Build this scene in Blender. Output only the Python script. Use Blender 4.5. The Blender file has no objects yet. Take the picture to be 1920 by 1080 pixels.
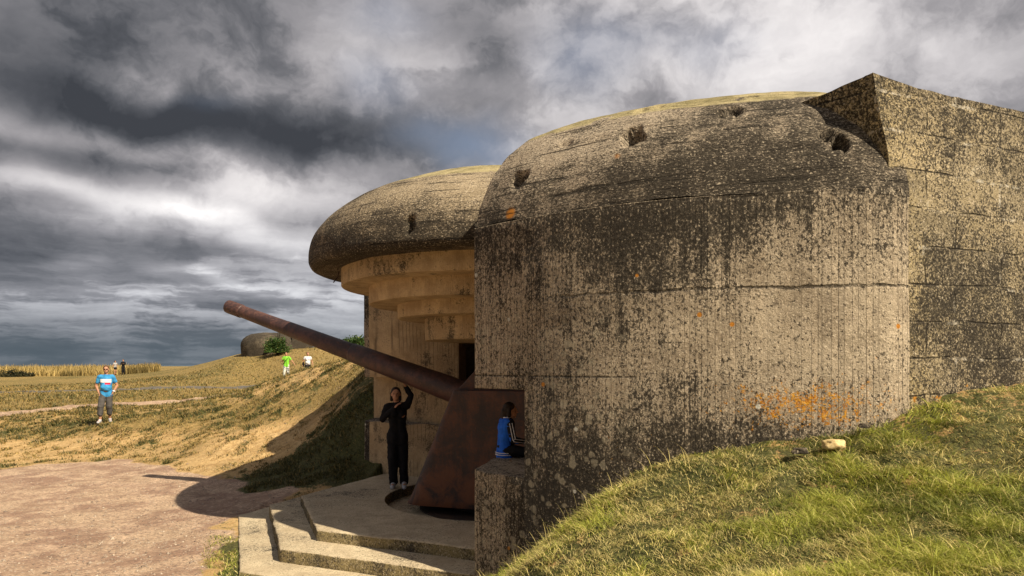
import bpy, bmesh, math, random
import numpy as np
from mathutils import Vector, Matrix, noise as mnoise
random.seed(4); rng = np.random.default_rng(11)
S = bpy.context.scene
COL = S.collection
R = math.radians

# ------------------------------------------------------------------ camera, world, sun
CZ = 2.35
cam_d = bpy.data.cameras.new('camera'); cam = bpy.data.objects.new('camera', cam_d); COL.objects.link(cam)
cam.location = (0, 0, CZ); cam.rotation_euler = (R(90), 0, 0)
cam_d.sensor_width = 36; cam_d.lens = 24; cam_d.shift_y = 0.0745
cam_d.clip_start = 0.05; cam_d.clip_end = 60000
S.camera = cam
S.view_settings.view_transform = 'Standard'; S.view_settings.look = 'None'
S.view_settings.exposure = 0.72; S.view_settings.gamma = 1.0
SUNV = Vector((0.79, -0.67, 1.0)).normalized()

def nd(nt, typ, ins=None, **props):
    n = nt.nodes.new(typ)
    for k, v in props.items(): setattr(n, k, v)
    for k, v in (ins or {}).items():
        s = n.inputs[k]
        if isinstance(v, bpy.types.NodeSocket): nt.links.new(v, s)
        else: s.default_value = v
    return n
class G:
    """small node-graph helper"""
    def __init__(s, nt): s.nt = nt
    def m(s, op, a, b=0.0, c=0.0, clamp=False):
        n = nd(s.nt, 'ShaderNodeMath', {0: a, 1: b, 2: c}, operation=op, use_clamp=clamp); return n.outputs[0]
    def v(s, op, a, b=(0, 0, 0)):
        n = nd(s.nt, 'ShaderNodeVectorMath', {0: a, 1: b}, operation=op)
        return n.outputs['Value'] if op in ('LENGTH', 'DOT_PRODUCT', 'DISTANCE') else n.outputs[0]
    def noise(s, vec, scale, detail=4, rough=.55, dist=0.0, out='Fac', typ='FBM'):
        n = nd(s.nt, 'ShaderNodeTexNoise', {'Vector': vec, 'Scale': scale, 'Detail': detail, 'Roughness': rough, 'Distortion': dist})
        return n.outputs[0 if out == 'Fac' else 1]
    def vor(s, vec, scale, out='Distance', feature='F1', rand=1.0):
        n = nd(s.nt, 'ShaderNodeTexVoronoi', {'Vector': vec, 'Scale': scale, 'Randomness': rand}, feature=feature)
        return n.outputs[out]
    def ss(s, x, lo, hi, a=0.0, b=1.0):
        n = nd(s.nt, 'ShaderNodeMapRange', {'Value': x, 'From Min': lo, 'From Max': hi, 'To Min': a, 'To Max': b}, interpolation_type='SMOOTHSTEP'); return n.outputs[0]
    def lin(s, x, lo, hi, a=0.0, b=1.0):
        n = nd(s.nt, 'ShaderNodeMapRange', {'Value': x, 'From Min': lo, 'From Max': hi, 'To Min': a, 'To Max': b}); return n.outputs[0]
    def mix(s, f, a, b, mode='MIX'):
        n = nd(s.nt, 'ShaderNodeMix', None, data_type='RGBA', blend_type=mode)
        for i, v in ((0, f), (6, a), (7, b)):
            if isinstance(v, bpy.types.NodeSocket): s.nt.links.new(v, n.inputs[i])
            elif i == 0: n.inputs[0].default_value = v
            else: n.inputs[i].default_value = tuple(v)[:3] + (1,)
        return n.outputs[2]
    def scale(s, vec, sc):
        return s.v('MULTIPLY', vec, sc)
    def sep(s, vec):
        n = nd(s.nt, 'ShaderNodeSeparateXYZ', {0: vec}); return n.outputs
    def comb(s, x, y, z):
        return nd(s.nt, 'ShaderNodeCombineXYZ', {0: x, 1: y, 2: z}).outputs[0]

def build_world():
    w = bpy.data.worlds.new('World'); S.world = w; w.use_nodes = True
    nt = w.node_tree; nt.nodes.clear(); g = G(nt)
    sky = nd(nt, 'ShaderNodeTexSky', sky_type='NISHITA')
    sky.sun_disc = False; sky.sun_elevation = math.asin(SUNV.z); sky.sun_rotation = math.atan2(SUNV.x, SUNV.y)
    sky.air_density = 1.0; sky.dust_density = 1.0; sky.ozone_density = 1.5
    d = nd(nt, 'ShaderNodeTexCoord').outputs['Generated']
    x, y, z = g.sep(d)
    zz = g.m('MAXIMUM', z, 0.0)
    den = g.m('ADD', zz, 0.10)
    P = g.comb(g.m('DIVIDE', x, den), g.m('DIVIDE', y, den), 0.0)
    def blob(px, py, rx, ry, amp):
        c = Vector(((px-960)/1280, 1, (683-py)/1280)).normalized()
        q = g.v('SUBTRACT', d, tuple(c))
        q = g.v('MULTIPLY', q, (1280/rx, 1.0, 1280/ry))
        l = g.v('LENGTH', q)
        return g.m('MULTIPLY', g.ss(l, 0.0, 1.6, 1.0, 0.0), amp)
    wob = g.v('MULTIPLY', g.v('SUBTRACT', g.noise(d, 3.0, 3, .6, out='Color'), (.5, .5, .5)), (.22, .22, .14))
    d0 = d; d = g.v('ADD', d, wob)
    wv = g.v('MULTIPLY', g.v('SUBTRACT', g.noise(d0, 6.0, 5, .62, out='Color'), (.5, .5, .5)), (.16, .16, .10))
    dw = g.v('ADD', d0, wv)
    n1 = g.noise(g.v('ADD', g.v('MULTIPLY', dw, (1, 1, 1.9)), (3.1, .4, .2)), 2.1, 8, .56)
    n2 = g.noise(g.v('ADD', g.v('MULTIPLY', dw, (1, 1, 1.5)), (1.3, .2, .7)), 5.0, 9, .56)
    dl = g.v('ADD', d0, g.v('MULTIPLY', wv, (1, 1, .30)))
    n3 = g.noise(g.v('ADD', g.v('MULTIPLY', dl, (1.3, 1.3, 9.0)), (2.2, .5, 4)), 2.2, 9, .60)
    n4 = g.noise(g.v('ADD', g.v('MULTIPLY', dl, (1.6, 1.6, 11.0)), (5.2, 1.5, 4)), 4.6, 8, .60)
    low = g.ss(z, 0.05, 0.26, 1.0, 0.0)
    cr1 = g.ss(n2, .42, .58)                       # crisp-edged puffs
    base = g.m('ADD', g.m('ADD', g.m('MULTIPLY', n1, .80), g.m('MULTIPLY', n2, .36)), g.m('MULTIPLY', cr1, .10))
    lowb = g.m('ADD', g.m('ADD', g.m('MULTIPLY', n3, .72), g.m('MULTIPLY', n4, .34)), g.m('MULTIPLY', g.ss(n3, .45, .53), .12))
    f = nd(nt, 'ShaderNodeMix', {0: low, 2: base, 3: lowb}).outputs[0]
    bl = [(110, 140, 180, 70, .19), (60, 50, 260, 70, .08), (330, 210, 180, 42, .15), (520, 250, 120, 40, .10), (120, 290, 300, 40, .17), (330, 315, 120, 26, .14), (640, 290, 160, 90, .14), (60, 390, 200, 35, .10),
          (240, 120, 60, 40, -.20), (300, 160, 40, 28, -.16), (30, 225, 190, 22, -.10), (390, 395, 120, 22, -.24), (520, 330, 150, 45, -.22), (300, 330, 200, 24, -.06), (150, 345, 120, 20, -.14), (450, 430, 240, 26, -.16),
          (1800, 60, 420, 160, -.03), (740, 90, 110, 80, -.10), (1000, 170, 260, 60, -.12), (1150, 20, 260, 50, -.03), (1400, 110, 260, 70, -.02), (900, 100, 80, 60, .06),
          (180, 470, 420, 30, .10), (520, 540, 160, 16, -.14), (260, 570, 120, 14, -.08), (200, 645, 900, 40, .08), (170, 500, 60, 14, -.10)]
    for b in bl: f = g.m('ADD', f, blob(*b))
    ramp = nd(nt, 'ShaderNodeValToRGB', {0: g.lin(f, 0.20, 0.92)})
    cr = ramp.color_ramp
    cr.elements[0].position = 0.0; cr.elements[0].color = (.90, .87, .84, 1)
    cr.elements[1].position = 1.0; cr.elements[1].color = (.035, .038, .045, 1)
    for p_, c_ in ((.16, (.66, .63, .62)), (.36, (.42, .40, .405)), (.54, (.235, .225, .235)), (.72, (.115, .115, .125)), (.86, (.062, .065, .074))):
        e = cr.elements.new(p_); e.color = (*c_, 1)
    cloud = g.v('MULTIPLY', ramp.outputs[0], (10., 10., 10.))
    cloud = g.mix(g.ss(z, 0.06, 0.26, .7, 0.0), cloud, g.v('MULTIPLY', cloud, (.83, .91, .98)))
    cloud = g.mix(g.ss(z, 0.0, 0.10, .75, 0.0), cloud, (.62, .84, 1.02))
    gap = g.noise(g.v('ADD', g.v('MULTIPLY', d0, (1, 1, 1.6)), (.35, .8, 0)), 4.2, 5, .6, .3)
    gap = g.ss(gap, .56, .72)
    gb = g.m('ADD', blob(880, 270, 120, 40, 1.0), blob(1100, 100, 90, 60, .8))
    gb = g.m('ADD', gb, blob(740, 40, 70, 40, .7)); gb = g.m('ADD', gb, blob(410, 180, 60, 20, .12)); gb = g.m('ADD', gb, blob(1310, 80, 100, 40, .5))
    gb = g.m('ADD', gb, blob(720, 165, 70, 40, .6))
    gap = g.m('MULTIPLY', g.m('MULTIPLY', g.m('MINIMUM', gb, 1.0), .60), g.lin(n2, .35, .6, .5, 1.0), clamp=True)
    blue = g.v('MULTIPLY', g.mix(.55, sky.outputs[0], (1.9, 2.2, 2.9)), (.85, .85, .85))
    out = g.mix(gap, cloud, blue)
    fl = g.ss(z, -0.02, 0.0)
    out = g.mix(fl, (.5, .55, .6), out)
    bg = nd(nt, 'ShaderNodeBackground', {0: out, 1: 0.093})
    o = nd(nt, 'ShaderNodeOutputWorld', {0: bg.outputs[0]})
build_world()
sd = bpy.data.lights.new('sun', 'SUN'); sun = bpy.data.objects.new('sun', sd); COL.objects.link(sun)
sd.energy = 4.9; sd.angle = R(0.6); sd.color = (1.0, .87, .66)
sun.rotation_euler = SUNV.to_track_quat('Z', 'Y').to_euler(); sun.location = SUNV*60

# ------------------------------------------------------------------ helpers
def link(o, parent=None):
    COL.objects.link(o)
    if parent is not None: o.parent = parent
    return o
def tag(o, label=None, cat=None, group=None, kind=None):
    if label: o['label'] = label
    if cat: o['category'] = cat
    if group: o['group'] = group
    if kind: o['kind'] = kind
    return o
def empty(name, loc=(0, 0, 0), rz=0):
    o = bpy.data.objects.new(name, None); o.location = loc; o.rotation_euler = (0, 0, rz); o.empty_display_size = .3
    return link(o)
def mesh_obj(name, me, mat, parent=None, smooth=False):
    o = bpy.data.objects.new(name, me)
    if mat: me.materials.clear(); me.materials.append(mat)
    if smooth and len(me.polygons): me.polygons.foreach_set('use_smooth', [True]*len(me.polygons))
    return link(o, parent)
def bm_obj(name, bm, mat, parent=None, smooth=False):
    bmesh.ops.recalc_face_normals(bm, faces=bm.faces[:])
    me = bpy.data.meshes.new(name); bm.to_mesh(me); bm.free()
    return mesh_obj(name, me, mat, parent, smooth)
def bake(o):
    dg = bpy.context.evaluated_depsgraph_get(); dg.update()
    me = bpy.data.meshes.new_from_object(o.evaluated_get(dg))
    o.modifiers.clear(); o.data = me; return o
def np_mesh(name, V, F, uv=None):
    """V (n,3); F list of index arrays (quads or tris array)"""
    me = bpy.data.meshes.new(name)
    V = np.asarray(V, dtype=np.float32); F = np.asarray(F, dtype=np.int32)
    n, k = F.shape
    me.vertices.add(len(V)); me.vertices.foreach_set('co', V.ravel())
    me.loops.add(n*k); me.loops.foreach_set('vertex_index', F.ravel())
    me.polygons.add(n); me.polygons.foreach_set('loop_start', np.arange(0, n*k, k, dtype=np.int32))
    me.polygons.foreach_set('loop_total', np.full(n, k, dtype=np.int32))
    if uv is not None:
        l = me.uv_layers.new(name='UVMap'); l.data.foreach_set('uv', np.asarray(uv, dtype=np.float32)[F.ravel()].ravel())
    me.update(calc_edges=True); me.validate()
    return me
def grid_faces(nu, nv, close_u=False):
    i = np.arange(nu if close_u else nu-1); j = np.arange(nv-1)
    I, J = np.meshgrid(i, j, indexing='ij'); I2 = (I+1) % nu
    return np.stack([I*nv+J, I2*nv+J, I2*nv+J+1, I*nv+J+1], -1).reshape(-1, 4)
def rotz_uv(me, fn):
    l = me.uv_layers.get('UVMap') or me.uv_layers.new(name='UVMap')
    for p in me.polygons:
        for li in p.loop_indices:
            l.data[li].uv = fn(me.vertices[me.loops[li].vertex_index].co, p.normal)

# numpy value noise
_pt = rng.random((257, 257))
def vnoise(x, y):
    xi = np.floor(x).astype(int); yi = np.floor(y).astype(int); fx = x-xi; fy = y-yi
    fx = fx*fx*(3-2*fx); fy = fy*fy*(3-2*fy)
    a = _pt[xi % 256, yi % 256]; b = _pt[(xi+1) % 256, yi % 256]; c = _pt[xi % 256, (yi+1) % 256]; d = _pt[(xi+1) % 256, (yi+1) % 256]
    return (a*(1-fx)+b*fx)*(1-fy)+(c*(1-fx)+d*fx)*fy
def fbm(x, y, o=4, g=.5):
    s = 0; a = 1; t = 0
    for k in range(o):
        s = s+a*vnoise(x*2**k+17.3*k, y*2**k+5.1*k); t += a; a *= g
    return s/t
def sstep(x, a, b):
    t = np.clip((x-a)/(b-a), 0, 1); return t*t*(3-2*t)

# ------------------------------------------------------------------ materials
def new_mat(name):
    m = bpy.data.materials.new(name); m.use_nodes = True; nt = m.node_tree; nt.nodes.clear()
    out = nd(nt, 'ShaderNodeOutputMaterial'); bs = nd(nt, 'ShaderNodeBsdfPrincipled', {'Roughness': .9, 'Specular IOR Level': .2})
    nt.links.new(bs.outputs[0], out.inputs[0]); return m, nt, bs, G(nt)
def setin(nt, bs, k, v):
    if isinstance(v, bpy.types.NodeSocket): nt.links.new(v, bs.inputs[k])
    else: bs.inputs[k].default_value = v

def concrete(name, kind):
    m, nt, bs, g = new_mat(name)
    tc = nd(nt, 'ShaderNodeTexCoord'); pos = tc.outputs['Object']; uv = tc.outputs['UV']
    px, py, pz = g.sep(pos); u, v, _ = g.sep(uv)
    big = g.noise(pos, 0.7, 5, .6, .4); mid = g.noise(pos, 3.6, 7, .68, .3); fine = g.noise(pos, 26, 5, .75)
    vfin = g.noise(pos, 85, 3, .8)
    cell = g.sep(g.vor(pos, 62, 'Color'))[0]; cell2 = g.sep(g.vor(pos, 30, 'Color'))[1]
    pit = g.vor(pos, 21, 'Distance'); pitr = g.sep(g.vor(pos, 21, 'Color'))[0]
    A = {'drum': ((.60, .495, .365), (.36, .29, .21)), 'dome': ((.62, .52, .395), (.38, .31, .23)), 'block': ((.58, .48, .32), (.35, .285, .18)),
         'soffit': ((.56, .42, .25), (.36, .26, .15)), 'step': ((.62, .52, .36), (.42, .34, .23)), 'far': ((.22, .18, .13), (.10, .08, .055)), 'canopy': ((.54, .435, .30), (.32, .255, .17))}[kind]
    col = g.mix(g.ss(mid, .35, .66), A[1], A[0])
    lineh = None
    stain = g.m('ADD', g.m('ADD', g.m('MULTIPLY', g.m('SUBTRACT', big, .5), .85), g.m('MULTIPLY', g.m('SUBTRACT', mid, .5), .85)), .55)     # ~0.55 mean
    def gauss(cx, cy, cz, sx, sy, sz, amp):
        q = g.v('MULTIPLY', g.v('SUBTRACT', pos, (cx, cy, cz)), (1/sx, 1/sy, 1/sz))
        return g.m('MULTIPLY', g.ss(g.v('LENGTH', q), 0, 1.7, 1, 0), amp)
    if kind == 'drum':
        # vertical shuttering boards: irregular narrow grooves
        wv = g.comb(g.m('MULTIPLY', u, 4.3), 0.0, g.m('MULTIPLY', v, .05))
        brd = nd(nt, 'ShaderNodeTexVoronoi', {'W': g.m('MULTIPLY', u, 3.9), 'Randomness': 1.0}, voronoi_dimensions='1D', feature='DISTANCE_TO_EDGE').outputs['Distance']
        brdc = nd(nt, 'ShaderNodeTexVoronoi', {'W': g.m('MULTIPLY', u, 3.9), 'Randomness': 1.0}, voronoi_dimensions='1D', feature='F1')
        tone = g.sep(brdc.outputs['Color'])[0]
        col = g.mix(1.0, col, nd(nt, 'ShaderNodeCombineColor', {0: g.lin(tone, 0, 1, .91, 1.07), 1: g.lin(tone, 0, 1, .91, 1.06), 2: g.lin(tone, 0, 1, .91, 1.05)}).outputs[0], 'MULTIPLY')
        brk = g.noise(g.comb(g.m('MULTIPLY', u, 9), 0.0, g.m('MULTIPLY', v, 1.3)), 1.0, 4, .7)
        gate = nd(nt, 'ShaderNodeTexNoise', {'W': g.m('MULTIPLY', u, 1.9), 'Scale': 1.0, 'Detail': 3.0}, noise_dimensions='1D').outputs[0]
        ln = g.m('MULTIPLY', g.m('MULTIPLY', g.ss(brd, 0.0, .055, 1, 0), g.ss(brk, .36, .50)), g.ss(gate, .42, .60, .12, 1))
        seam = g.ss(g.m('ABSOLUTE', g.m('SUBTRACT', g.m('ADD', v, g.m('MULTIPLY', g.m('SUBTRACT', g.noise(pos, 5, 6, .75), .5), .09)), 2.96)), .004, .017, 1, 0)
        seam = g.m('MULTIPLY', seam, g.ss(u, .6, 1.6)); seam = g.m('MULTIPLY', seam, g.ss(g.noise(pos, 7, 5, .75), .40, .54, .25, 1))
        s2 = g.m('MULTIPLY', g.ss(g.m('ABSOLUTE', g.m('SUBTRACT', g.m('ADD', v, g.m('MULTIPLY', mid, .02)), 2.25)), .003, .012, 1, 0), g.m('MULTIPLY', g.ss(u, 1.7, 1.9, 1, 0), g.ss(fine, .4, .55)))
        s3 = g.m('MULTIPLY', g.ss(g.m('ABSOLUTE', g.m('SUBTRACT', g.m('ADD', v, g.m('MULTIPLY', mid, .05)), 3.72)), .003, .016, .3, 0), g.ss(brk, .42, .54))
        lineh = g.m('MAXIMUM', g.m('MAXIMUM', ln, seam), g.m('MAXIMUM', s2, s3))
        # vertical run-down streaks
        stk = g.noise(g.comb(g.m('MULTIPLY', u, 14), 3.0, g.m('MULTIPLY', v, .8)), 1.0, 5, .65)
        stain = g.m('ADD', stain, g.m('MULTIPLY', g.m('SUBTRACT', stk, .5), .65))
        # upper middle dark bloom, dark foot along the bank, clean patch in the middle right
        top = g.m('MULTIPLY', g.ss(v, 2.55, 3.6, 0, 1), g.ss(u, .0, 1.0, .55, 1)); top = g.m('MULTIPLY', top, g.ss(u, 2.0, 4.4, .28, .15))
        foot = g.m('SUBTRACT', g.ss(v, 1.2, 2.25, 1, 0), g.ss(u, 1.8, 4.6, 0, .30))
        foot = g.m('MULTIPLY', g.m('MAXIMUM', foot, 0.0), g.ss(u, .25, .9, .08, .30))
        clean = g.m('MULTIPLY', g.ss(g.v('LENGTH', g.comb(g.m('MULTIPLY', g.m('SUBTRACT', u, 3.5), .55), g.m('SUBTRACT', v, 2.75), 0.0)), .1, 1.25, 1, 0), .26)
        left = g.m('MULTIPLY', g.ss(u, .2, .9, .07, 0), g.ss(v, 3.3, 2.8))
        stain = g.m('SUBTRACT', g.m('SUBTRACT', g.m('ADD', g.m('ADD', stain, top), foot), clean), left)
        stain = g.m('ADD', stain, .015)
    elif kind in ('dome', 'canopy', 'far'):
        # horizontal board grain following the rings
        n = g.noise(g.comb(g.m('MULTIPLY', u, 1.1), 0.0, g.m('MULTIPLY', v, 24)), 1.0, 5, .62, .35)
        n2 = g.noise(g.comb(g.m('MULTIPLY', u, 3.0), 4.0, g.m('MULTIPLY', v, 60)), 1.0, 3, .6)
        lineh = g.m('MULTIPLY', g.ss(n, .42, .36), g.ss(n2, .35, .55)); lineh = g.m('MULTIPLY', g.ss(n, .34, .42, 1, 0), .9)
        stain = g.m('ADD', stain, g.m('MULTIPLY', g.m('SUBTRACT', n, .5), -.35))
        stain = g.m('ADD', stain, .045 if kind == 'dome' else .0)
        stain = g.m('ADD', stain, g.ss(pz, 3.72, 4.40, .19, 0.0))
    elif kind == 'block':
        w = g.v('ADD', uv, g.v('MULTIPLY', g.v('SUBTRACT', g.noise(pos, 2.4, 4, .6, out='Color'), (.5, .5, .5)), (.16, .07, 0)))
        bk = nd(nt, 'ShaderNodeTexBrick', {'Vector': w, 'Scale': 1.0, 'Mortar Size': .009, 'Mortar Smooth': .6, 'Brick Width': .92, 'Row Height': .30, 'Color1': (0, 0, 0, 1), 'Color2': (1, 1, 1, 1), 'Mortar': (.5, .5, .5, 1)}, offset=.37)
        mort = bk.outputs['Fac']; tone = g.sep(bk.outputs['Color'])[0]
        col = g.mix(.9, col, nd(nt, 'ShaderNodeCombineColor', {0: g.lin(tone, 0, 1, .72, 1.2), 1: g.lin(tone, 0, 1, .72, 1.17), 2: g.lin(tone, 0, 1, .74, 1.12)}).outputs[0], 'MULTIPLY')
        which = g.noise(pos, 1.7, 3, .6)
        lineh = g.m('MULTIPLY', g.m('MULTIPLY', mort, g.ss(which, .55, .45)), g.ss(fine, .35, .5))
        white = g.m('MULTIPLY', g.ss(nd(nt, 'ShaderNodeTexBrick', {'Vector': g.v('ADD', w, (0, .012, 0)), 'Scale': 1.0, 'Mortar Size': .022, 'Mortar Smooth': 1.0, 'Brick Width': .92, 'Row Height': .30}, offset=.37).outputs['Fac'], .1, .8), g.ss(g.m('ADD', which, g.m('MULTIPLY', g.m('SUBTRACT', mid, .5), .6)), .52, .62))
        yel = g.m('MULTIPLY', g.ss(u, .15, .95, 1, 0), g.ss(mid, .38, .58)); yel = g.m('MULTIPLY', yel, g.ss(v, 1.2, 3.9, 1, .35))
        col = g.mix(g.m('MULTIPLY', yel, .8), col, (.56, .41, .14))
        spall = g.ss(g.noise(g.v('ADD', pos, (7, 0, 0)), 3.0, 3, .5, .6), .69, .72); col = g.mix(spall, col, (.62, .53, .38))
        stain = g.m('ADD', stain, g.m('SUBTRACT', .10, g.m('MULTIPLY', yel, .16)))
        stain = g.m('ADD', stain, g.ss(u, .0, .25, -.02, 0))
    elif kind == 'soffit':
        brd = nd(nt, 'ShaderNodeTexVoronoi', {'W': g.m('MULTIPLY', u, 9), 'Randomness': .7}, voronoi_dimensions='1D', feature='DISTANCE_TO_EDGE').outputs['Distance']
        ln = g.m('MULTIPLY', g.ss(brd, 0, .13, .7, 0), g.ss(g.noise(g.comb(g.m('MULTIPLY', u, 5), 2.0, g.m('MULTIPLY', v, 2)), 1.0, 4, .6), .42, .56)); lineh = ln
        stk = g.noise(g.comb(g.m('MULTIPLY', u, 9), 0.0, g.m('MULTIPLY', v, 1.4)), 1.0, 5, .65)
        stain = g.m('ADD', g.m('SUBTRACT', stain, .07), g.m('MULTIPLY', g.m('SUBTRACT', stk, .5), .5))
    else:
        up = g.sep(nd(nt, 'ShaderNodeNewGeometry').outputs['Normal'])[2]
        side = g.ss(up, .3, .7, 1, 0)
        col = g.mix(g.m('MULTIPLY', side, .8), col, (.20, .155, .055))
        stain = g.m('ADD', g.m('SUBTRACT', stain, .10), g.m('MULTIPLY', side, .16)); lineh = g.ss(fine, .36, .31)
    # speckle: pale aggregate grains and black pits, round and irregular
    spA = {'drum': 1.0, 'dome': .9, 'block': .75, 'soffit': .30, 'step': .45, 'canopy': .9, 'far': .5}[kind]
    wp = g.v('ADD', pos, g.v('MULTIPLY', g.v('SUBTRACT', g.noise(pos, 30, 3, .7, out='Color'), (.5, .5, .5)), (.05, .05, .05)))
    grain = g.m('MULTIPLY', g.ss(g.vor(wp, 48), .42, .22), g.ss(g.sep(g.vor(wp, 48, 'Color'))[0], .60, .66))
    grain2 = g.m('MULTIPLY', g.ss(g.vor(wp, 20), .30, .18), g.ss(g.sep(g.vor(wp, 20, 'Color'))[1], .82, .86))
    col = g.mix(g.m('MULTIPLY', grain, .60*spA), col, (.72, .60, .45)); col = g.mix(g.m('MULTIPLY', grain2, .45*spA), col, (.66, .54, .44))
    pits = g.m('MULTIPLY', g.ss(g.vor(wp, 33), .36, .16), g.ss(g.sep(g.vor(wp, 33, 'Color'))[2], .80, .84)); pits = g.m('MULTIPLY', pits, spA)
    _m = g.ss(g.m('ADD', g.m('MULTIPLY', fine, .6), g.m('MULTIPLY', g.noise(pos, 11, 6, .72, .5), .5)), .55, .45)
    dark = g.m('MAXIMUM', g.m('MULTIPLY', pits, .9), g.m('MULTIPLY', _m, .25*spA))
    amp = {'drum': 1.0, 'dome': 1.0, 'block': .85, 'soffit': .35, 'step': .62, 'canopy': 1.0, 'far': .4}[kind]
    if kind in ('dome', 'canopy'):
        sp = g.comb(g.m('MULTIPLY', u, .62), 0.0, g.m('MULTIPLY', v, 1.9)); nf = g.noise(sp, 36, 5, .80); nv = g.noise(sp, 90, 4, .9)
    elif kind == 'drum':
        sp = g.v('MULTIPLY', pos, (1, 1, .7)); nf = g.noise(sp, 38, 5, .80); nv = g.noise(sp, 95, 4, .9)
    else: nf = fine; nv = g.noise(pos, 58, 4, .8)
    sm = g.m('ADD', stain, g.m('MULTIPLY', g.m('SUBTRACT', nf, .5), 1.35*amp)); sm = g.m('ADD', sm, g.m('MULTIPLY', g.m('SUBTRACT', nv, .5), 2.0*amp))
    sm = g.m('ADD', sm, {'drum': .0, 'dome': .05, 'canopy': .0, 'block': -.02}.get(kind, 0.0))
    smask = g.ss(sm, .50, .76)
    col = g.mix(g.m('MULTIPLY', smask, .90), col, (.034, .028, .022))
    blk = g.ss(g.m('ADD', g.m('MULTIPLY', stain, 1.0), g.m('MULTIPLY', g.m('SUBTRACT', g.noise(pos, 8, 5, .7, .8), .5), 1.1)), .62, .80)
    col = g.mix(g.m('MULTIPLY', blk, .60*amp), col, (.040, .034, .026))
    col = g.mix(g.m('MULTIPLY', dark, .70), col, (.050, .040, .028))
    if kind != 'soffit':
        pa = {'far': .3, 'step': .55}.get(kind, 1.0)
        qv = sp if kind in ('dome', 'canopy', 'drum') else pos
        pep = g.ss(g.m('ADD', g.noise(qv, 46, 2, .6), g.m('MULTIPLY', g.m('SUBTRACT', stain, .5), .30)), .55, .62)
        pep2 = g.ss(g.noise(g.v('ADD', qv, (4, 2, 1)), 21, 3, .7), .60, .66)
        sal = g.ss(g.noise(g.v('ADD', qv, (9, 1, 5)), 52, 2, .6), .585, .66)
        col = g.mix(g.m('MULTIPLY', sal, .55*pa), col, A[0]); col = g.mix(g.m('MULTIPLY', grain, .60*pa), col, (.66, .56, .42))
        col = g.mix(g.m('MULTIPLY', pep, .82*pa), col, (.030, .024, .018)); col = g.mix(g.m('MULTIPLY', pep2, .55*pa), col, (.038, .031, .024))
    if kind == 'block': col = g.mix(g.m('MULTIPLY', g.m('MULTIPLY', white, .7), g.ss(g.noise(pos, 14, 5, .75), .44, .58)), col, (.66, .60, .50))
    if kind in ('dome', 'canopy'):
        # smooth yellowish screed cap on the crown
        h = g.m('ADD', pz, g.m('MULTIPLY', g.m('SUBTRACT', mid, .5), .10))
        cap = g.ss(h, 4.63 if kind == 'dome' else 4.70, 4.66 if kind == 'dome' else 4.73)
        cc = g.mix(g.ss(mid, .35, .62), (.24, .205, .10), (.47, .395, .22)); cc = g.mix(g.ss(fine, .44, .32, 0, .6), cc, (.12, .10, .05))
        chip = g.ss(g.noise(g.v('ADD', pos, (3, 9, 0)), 2.3, 3, .6, .4), .63, .66)
        cap = g.m('MULTIPLY', cap, g.m('SUBTRACT', 1.0, chip))
        col = g.mix(cap, col, cc)
    if kind == 'drum':
        # round pale lichen crusts toward the nose
        lv = g.vor(g.v('ADD', pos, g.v('MULTIPLY', g.noise(pos, 9, 2, .5, out='Color'), (.07, .07, .07))), 9.0, 'Distance'); lr = g.sep(g.vor(pos, 9.0, 'Color'))[2]
        lm = g.m('MULTIPLY', g.m('MULTIPLY', g.ss(lv, .38, .26), g.ss(mid, .38, .5)), g.m('MULTIPLY', g.ss(u, 2.1, 1.2), g.ss(v, 3.1, 2.6)))
        lm = g.m('MULTIPLY', lm, g.ss(fine, .30, .46))
        col = g.mix(g.m('MULTIPLY', lm, .55), col, (.47, .41, .30))
        # orange lichen above the bank
        a = g.v('LENGTH', g.comb(g.m('MULTIPLY', g.m('SUBTRACT', u, 3.15), .85), g.m('MULTIPLY', g.m('SUBTRACT', v, 2.03), 2.9), 0.0))
        b = g.v('LENGTH', g.comb(g.m('MULTIPLY', g.m('SUBTRACT', u, 1.6), 1.2), g.m('MULTIPLY', g.m('SUBTRACT', v, 1.6), 1.6), 0.0))
        on = g.noise(g.comb(g.m('MULTIPLY', u, 11), 0.0, g.m('MULTIPLY', v, 8)), 1.0, 6, .75)
        om = g.m('ADD', g.m('MULTIPLY', g.ss(a, 0.0, 1.25, 1, 0), .40), g.m('MULTIPLY', g.ss(b, 0, 1.1, 1, 0), .13))
        om = g.ss(g.m('ADD', g.m('ADD', om, g.m('SUBTRACT', on, .5)), g.m('MULTIPLY', g.m('SUBTRACT', g.noise(pos, 45, 4, .8), .5), 1.3)), .36, .46)
        col = g.mix(g.m('MULTIPLY', om, .95), col, g.mix(g.ss(fine, .4, .6), (.46, .16, .012), (.74, .36, .03)))
        # isolated white-ringed and ochre spots
        vr = g.vor(pos, 5.5, 'Distance'); vc = g.sep(g.vor(pos, 5.5, 'Color'))
        spot = g.m('MULTIPLY', g.ss(vr, .13, .09), g.ss(vc[0], .87, .88))
        col = g.mix(spot, col, g.mix(g.ss(vc[1], .5, .51), (.62, .60, .52), (.55, .22, .03)))
    if kind == 'dome':
        for (cx, cy, cz, r_) in ((-1.26, -3.64, 3.79, .05), (-.59, -4.50, 4.16, .03)):
            q = g.v('LENGTH', g.v('SUBTRACT', pos, (cx, cy, cz))); mm = g.ss(g.m('ADD', q, g.m('MULTIPLY', mid, .05)), r_+.05, r_+.01)
            col = g.mix(mm, col, (.56, .22, .03))
    if kind == 'block':
        on = g.noise(g.v('ADD', pos, (0, 5, 0)), 7, 5, .7); om = g.m('ADD', on, g.ss(v, 2.0, 2.7, .10, -.2)); om = g.ss(om, .66, .72)
        col = g.mix(g.m('MULTIPLY', om, .85), col, (.55, .24, .03))
    col = g.mix(g.m('MULTIPLY', lineh, .80), col, (.025, .02, .015))
    setin(nt, bs, 'Base Color', col)
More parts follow.
